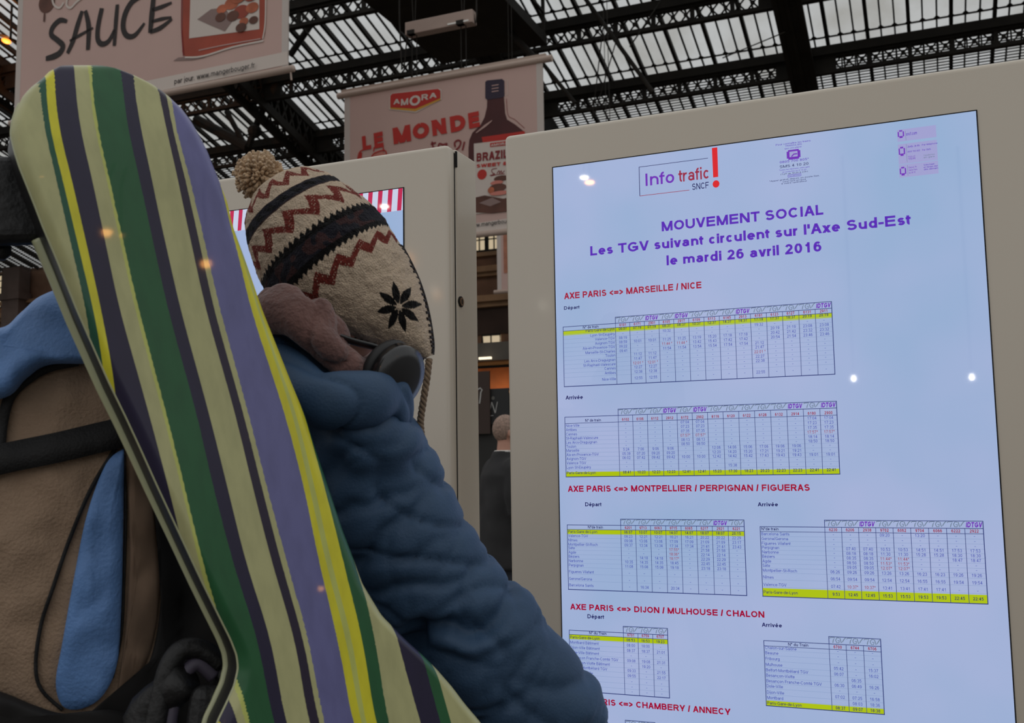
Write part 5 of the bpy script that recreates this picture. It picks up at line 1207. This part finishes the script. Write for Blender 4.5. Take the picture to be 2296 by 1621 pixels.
patch('dark_side', [(300, 1010), (345, 1150), (360, 1300), (340, 1450), (290, 1560), (262, 1575), (278, 1440), (290, 1250), (288, 1080)], .004, mat('shaded_tan_canvas', rgb(122, 100, 82), rough=.9, var=.25, vscale=10))  # tan canvas again, darkened to carry the shade on this side
patch('charcoal_gusset', [(345, 1120), (470, 1200), (540, 1330), (540, 1560), (440, 1680), (250, 1640), (200, 1600), (262, 1578), (300, 1555), (345, 1450), (362, 1300)], .005, M_DRK, label='charcoal lower gusset')
strap('compression_strap', [(-430, 1126), (-260, 1092), (-120, 1062), (0, 1030), (130, 1003), (262, 972), (330, 960)], 68, .014, M_WEB)
strap('lid_shadow_piping', [(175, 808), (110, 822), (60, 850), (22, 890), (5, 950), (0, 1010)], 26, .008, M_WEB)  # black band below the lid, piping and its shadow drawn as one
patch('lid', [(-360, 760), (-240, 716), (-110, 728), (0, 735), (45, 702), (90, 664), (150, 650), (240, 690), (320, 800), (210, 815), (110, 818), (60, 848), (10, 892), (-120, 905), (-330, 890)], .022, M_BLUE, th=.028, label='bright blue lid')
patch('base_panel', [(-380, 1500), (-120, 1520), (0, 1550), (80, 1582), (150, 1600), (260, 1592), (330, 1640), (300, 1760), (-380, 1760)], .010, M_DRK, th=.02, label='charcoal base panel')
# ------------------------------------------------------------------ seen through the gap between the kiosks
SB = 9.6
def gp(px, py, s=SB): a, b = uz(px, py, s); return a, b
uc, _ = gp(1112, 900)
stall = empty('cafe_stall', UU * uc + NN * SB, -YAW, label='dim cafe stall with a warm lit front in the gap between the kiosks', cat='stall')
def lx(px, py, s=SB): a, b = uz(px, py, s); return a - uc, b + EYE
M_DARK = mat('dark_stall_board', rgb(30, 28, 25), rough=.7, var=.3, vscale=3); M_WOOD = mat('warm_brown_board', rgb(126, 78, 48), rough=.6, var=.35, vscale=4)
_, zt = lx(1110, 826); _, zb = lx(1110, 884)
m = MB(); m.box((0.1, .3, zt + .12), (2.6, 1.6, .18)); build(m, 'canopy', mat('grey_green_canopy', rgb(74, 68, 60), rough=.85, var=.25, vscale=2), stall)
m = MB(); m.box((0.1, 0, (zt + zb) / 2), (2.4, .12, zt - zb)); build(m, 'fascia', M_WOOD, stall, label='brown fascia')
m = MB(); m.box((0.1, 0, zb / 2 - .02), (2.4, .9, zb - .06)); build(m, 'counter', M_DARK, stall)
m = MB(); m.box((0.1, -.10, zb + .012), (2.3, .05, .02)); build(m, 'light_strip', mat('amber_strip', (0, 0, 0, 1), emit=(1, .40, .10, 1), estr=1.3), stall, label='amber light strip')
lt = bpy.data.lights.new('stall_light', 'AREA'); lt.energy = 2.2; lt.color = (1, .55, .22); lt.shape = 'RECTANGLE'; lt.size = 2.0; lt.size_y = .1
lo = bpy.data.objects.new('stall_light', lt); COL.objects.link(lo); lo.parent = stall; lo.location = (0.1, -.3, zb + .03); lo.rotation_euler = (math.radians(118), 0, 0)
for px, py, w in ((1088, 803, .13),):
    x, z = lx(px, py, SB - .56); m = MB(); m.box((x, -.56, z), (w, .03, .022)); build(m, 'light_tube', mat('warm_white_tube', (0, 0, 0, 1), emit=(1, .86, .62, 1), estr=1.4), stall, label='short lit tube')
x, z = lx(1107, 912, SB - .47); e = empty('chalkboard_sign', UU * (uc + x) + NN * (SB - .47) + Vector((0, 0, z - .15)), -YAW, label='black chalkboard sign with a white letter N in the gap', cat='sign')
m = MB(); m.box((0, 0, .15), (.34, .02, .36)); build(m, 'board', mat('slate_black', rgb(24, 24, 24), rough=.6), e, bevel=.006)
m = MB(); o = Vector((-.045, -.0115, .085)); M_CHK = mat('chalk_white', rgb(176, 174, 170), rough=.9)
text(m, 'N', o, EX, EZ, .113, width=.07, weight=-.004, shear=.22); ribbon(m, [(-.015, -.022), (.045, -.022)], .006, o, EX, EZ); build(m, 'chalk_letter', M_CHK, e, label='white N with a line under it')
m = MB(); disc(m, (.0, -.0125, .235), .018, .018, EX, EZ); build(m, 'chalk_dot', mat('grey_dot', rgb(96, 94, 88), rough=.8), e)
x, z = lx(1080, 880, SB - .5); e = empty('menu_panel', UU * (uc + x - .06) + NN * (SB - .5) + Vector((0, 0, z - .3)), -YAW, label='dark brown panel half hidden by the left kiosk', cat='sign')
m = MB(); m.box((0, 0, .2), (.30, .02, .62)); build(m, 'panel', mat('dark_brown_panel', rgb(52, 36, 28), rough=.7), e)
m = MB(); o = Vector((.0, -.0115, .27)); text(m, '?', o, EX, EZ, .07) if '?' in GLY else ribbon(m, [(.02, .06), (.05, .075), (.07, .055), (.055, .03), (.05, -.02), (.04, -.08)], .012, o, EX, EZ); build(m, 'painted_mark', M_CHK, e)
grid_window('window_3', *(lambda a, b: (a[0], b[0], b[1], a[1]))(uz(1082, 752, 43.9), uz(1122, 769, 43.9)), 43.9, 2, 1, False, 'small pale window low in the gap between the kiosks')
# a bystander waiting behind the kiosks
FB = (Vector((math.cos(.5), math.sin(.5), 0)).cross(Vector((0, 0, 1))) * 1.0, None)
fB = Vector((math.sin(math.radians(65)), math.cos(math.radians(65)), 0)); rB = Vector((fB.y, -fB.x, 0))
HB = P(1137, 968, 7.6); BB = Vector((HB.x - .03, HB.y - .02, 0))
by = empty('person', BB, label='grey-haired person in a dark coat standing in the gap between the kiosks', cat='person')
m = MB(); kf, kr, ku = head_shape(m, HB, fB * .95 - Z3 * .15, Z3)
top = HB.z - .205
m.tube([bp(0, 0, top - .02, BB, (rB, fB)), HB - ku * .07 - kf * .02], [.06, .055], n=12)
torso_rings(m, [(.85, .15, .1, 0), (1.1, .15, .1, 0), (top - .15, .17, .1, 0), (top, .09, .07, 0)], BB, (rB, fB))
for s in (-1, 1):
    sh, el, wr = bp(s * .2, 0, top - .08, BB, (rB, fB)), bp(s * .26, -.02, top - .38, BB, (rB, fB)), bp(s * .22, .18, top - .52, BB, (rB, fB))
    m.tube([bp(s * .1, 0, top - .08, BB, (rB, fB)), sh, el, wr], [.05, .05, .04, .027], n=10, sub=2); hand(m, wr, (wr - el), rB * -s, Z3)
    hp_, kn, an = bp(s * .09, 0, .9, BB, (rB, fB)), bp(s * .1, .02, .5, BB, (rB, fB)), bp(s * .1, 0, .08, BB, (rB, fB))
    m.tube([hp_, kn, an], [.085, .055, .04], n=10, sub=2); m.tube([an - fB * .04 - Z3 * .03, an + fB * .17 - Z3 * .05], [.04, .03], n=10)
v_, _ = merged(m, .009, 3); bb_ = build(v_, 'body', M_SKIN, by, smooth=True, world=True)
m = MB(); m.ball(HB - kf * .014 + ku * .02, (.084, .102, .110), nu=24, nv=14, rot=Matrix((kr, kf, ku)).transposed())
m.f = [f for f in m.f if all((m.v[i] - HB).dot(kf) < .05 and ((m.v[i] - HB).dot(ku) > -.045 or (m.v[i] - HB).dot(kf) < -.03) for i in f)]; m.mi = [0] * len(m.f)
h_ = build(m, 'hair', mat('grey_hair', rgb(142, 118, 104), rough=.7, var=.4, vscale=70), by, smooth=True, world=True); q = h_.modifiers.new('thick', 'SOLIDIFY'); q.thickness = .006
m = MB(); torso_rings(m, [(.62, .23, .17, 0), (.9, .225, .165, 0), (1.15, .215, .16, 0), (top - .12, .22, .15, 0), (top - .03, .15, .11, 0), (top + .06, .075, .075, 0)], BB, (rB, fB))
for s in (-1, 1):
    sh, el, wr = bp(s * .2, 0, top - .09, BB, (rB, fB)), bp(s * .27, -.02, top - .38, BB, (rB, fB)), bp(s * .225, .15, top - .50, BB, (rB, fB))
    m.tube([bp(s * .1, 0, top - .08, BB, (rB, fB)), sh, el, wr], [.09, .085, .07, .055], n=14, sub=3)
v_, n__ = merged(m, .014, 4)
for i, v in enumerate(v_.v): v_.v[i] = v + n__[i] * noise.noise(v * 7) * .012
build(v_, 'coat', mat('black_wool_coat', rgb(38, 37, 38), rough=.9, var=.3, vscale=5), by, smooth=True, world=True)
m = MB(); cc = bp(0, .01, top + .055, BB, (rB, fB)); m.tube([cc + rB * (.07 * math.cos(a)) + fB * (.07 * math.sin(a)) for a in [2 * PI * i / 20 for i in range(21)]], .011, n=8, cap=False); build(m, 'collar', mat('white_shirt', rgb(210, 206, 200), rough=.8), by, smooth=True, world=True, label='white shirt collar')
m = MB()
for s in (-1, 1):
    hp_, kn, an = bp(s * .09, 0, .95, BB, (rB, fB)), bp(s * .1, .02, .5, BB, (rB, fB)), bp(s * .1, 0, .10, BB, (rB, fB)); m.tube([hp_, kn, an], [.10, .075, .065], n=14, sub=3)
v_, _ = merged(m, .014, 3); build(v_, 'trousers', M_TROU, by, smooth=True, world=True)
for s in (-1, 1):
    an = bp(s * .1, 0, .05, BB, (rB, fB)); m = MB(); m.tube([an - fB * .09, an, an + fB * .10, an + fB * .2 - Z3 * .012], [(.045, .045), (.05, .05), (.048, .04), (.03, .03)], n=12, sub=3, axis=rB); build(m, 'shoe', M_BOOT, by, smooth=True, world=True)
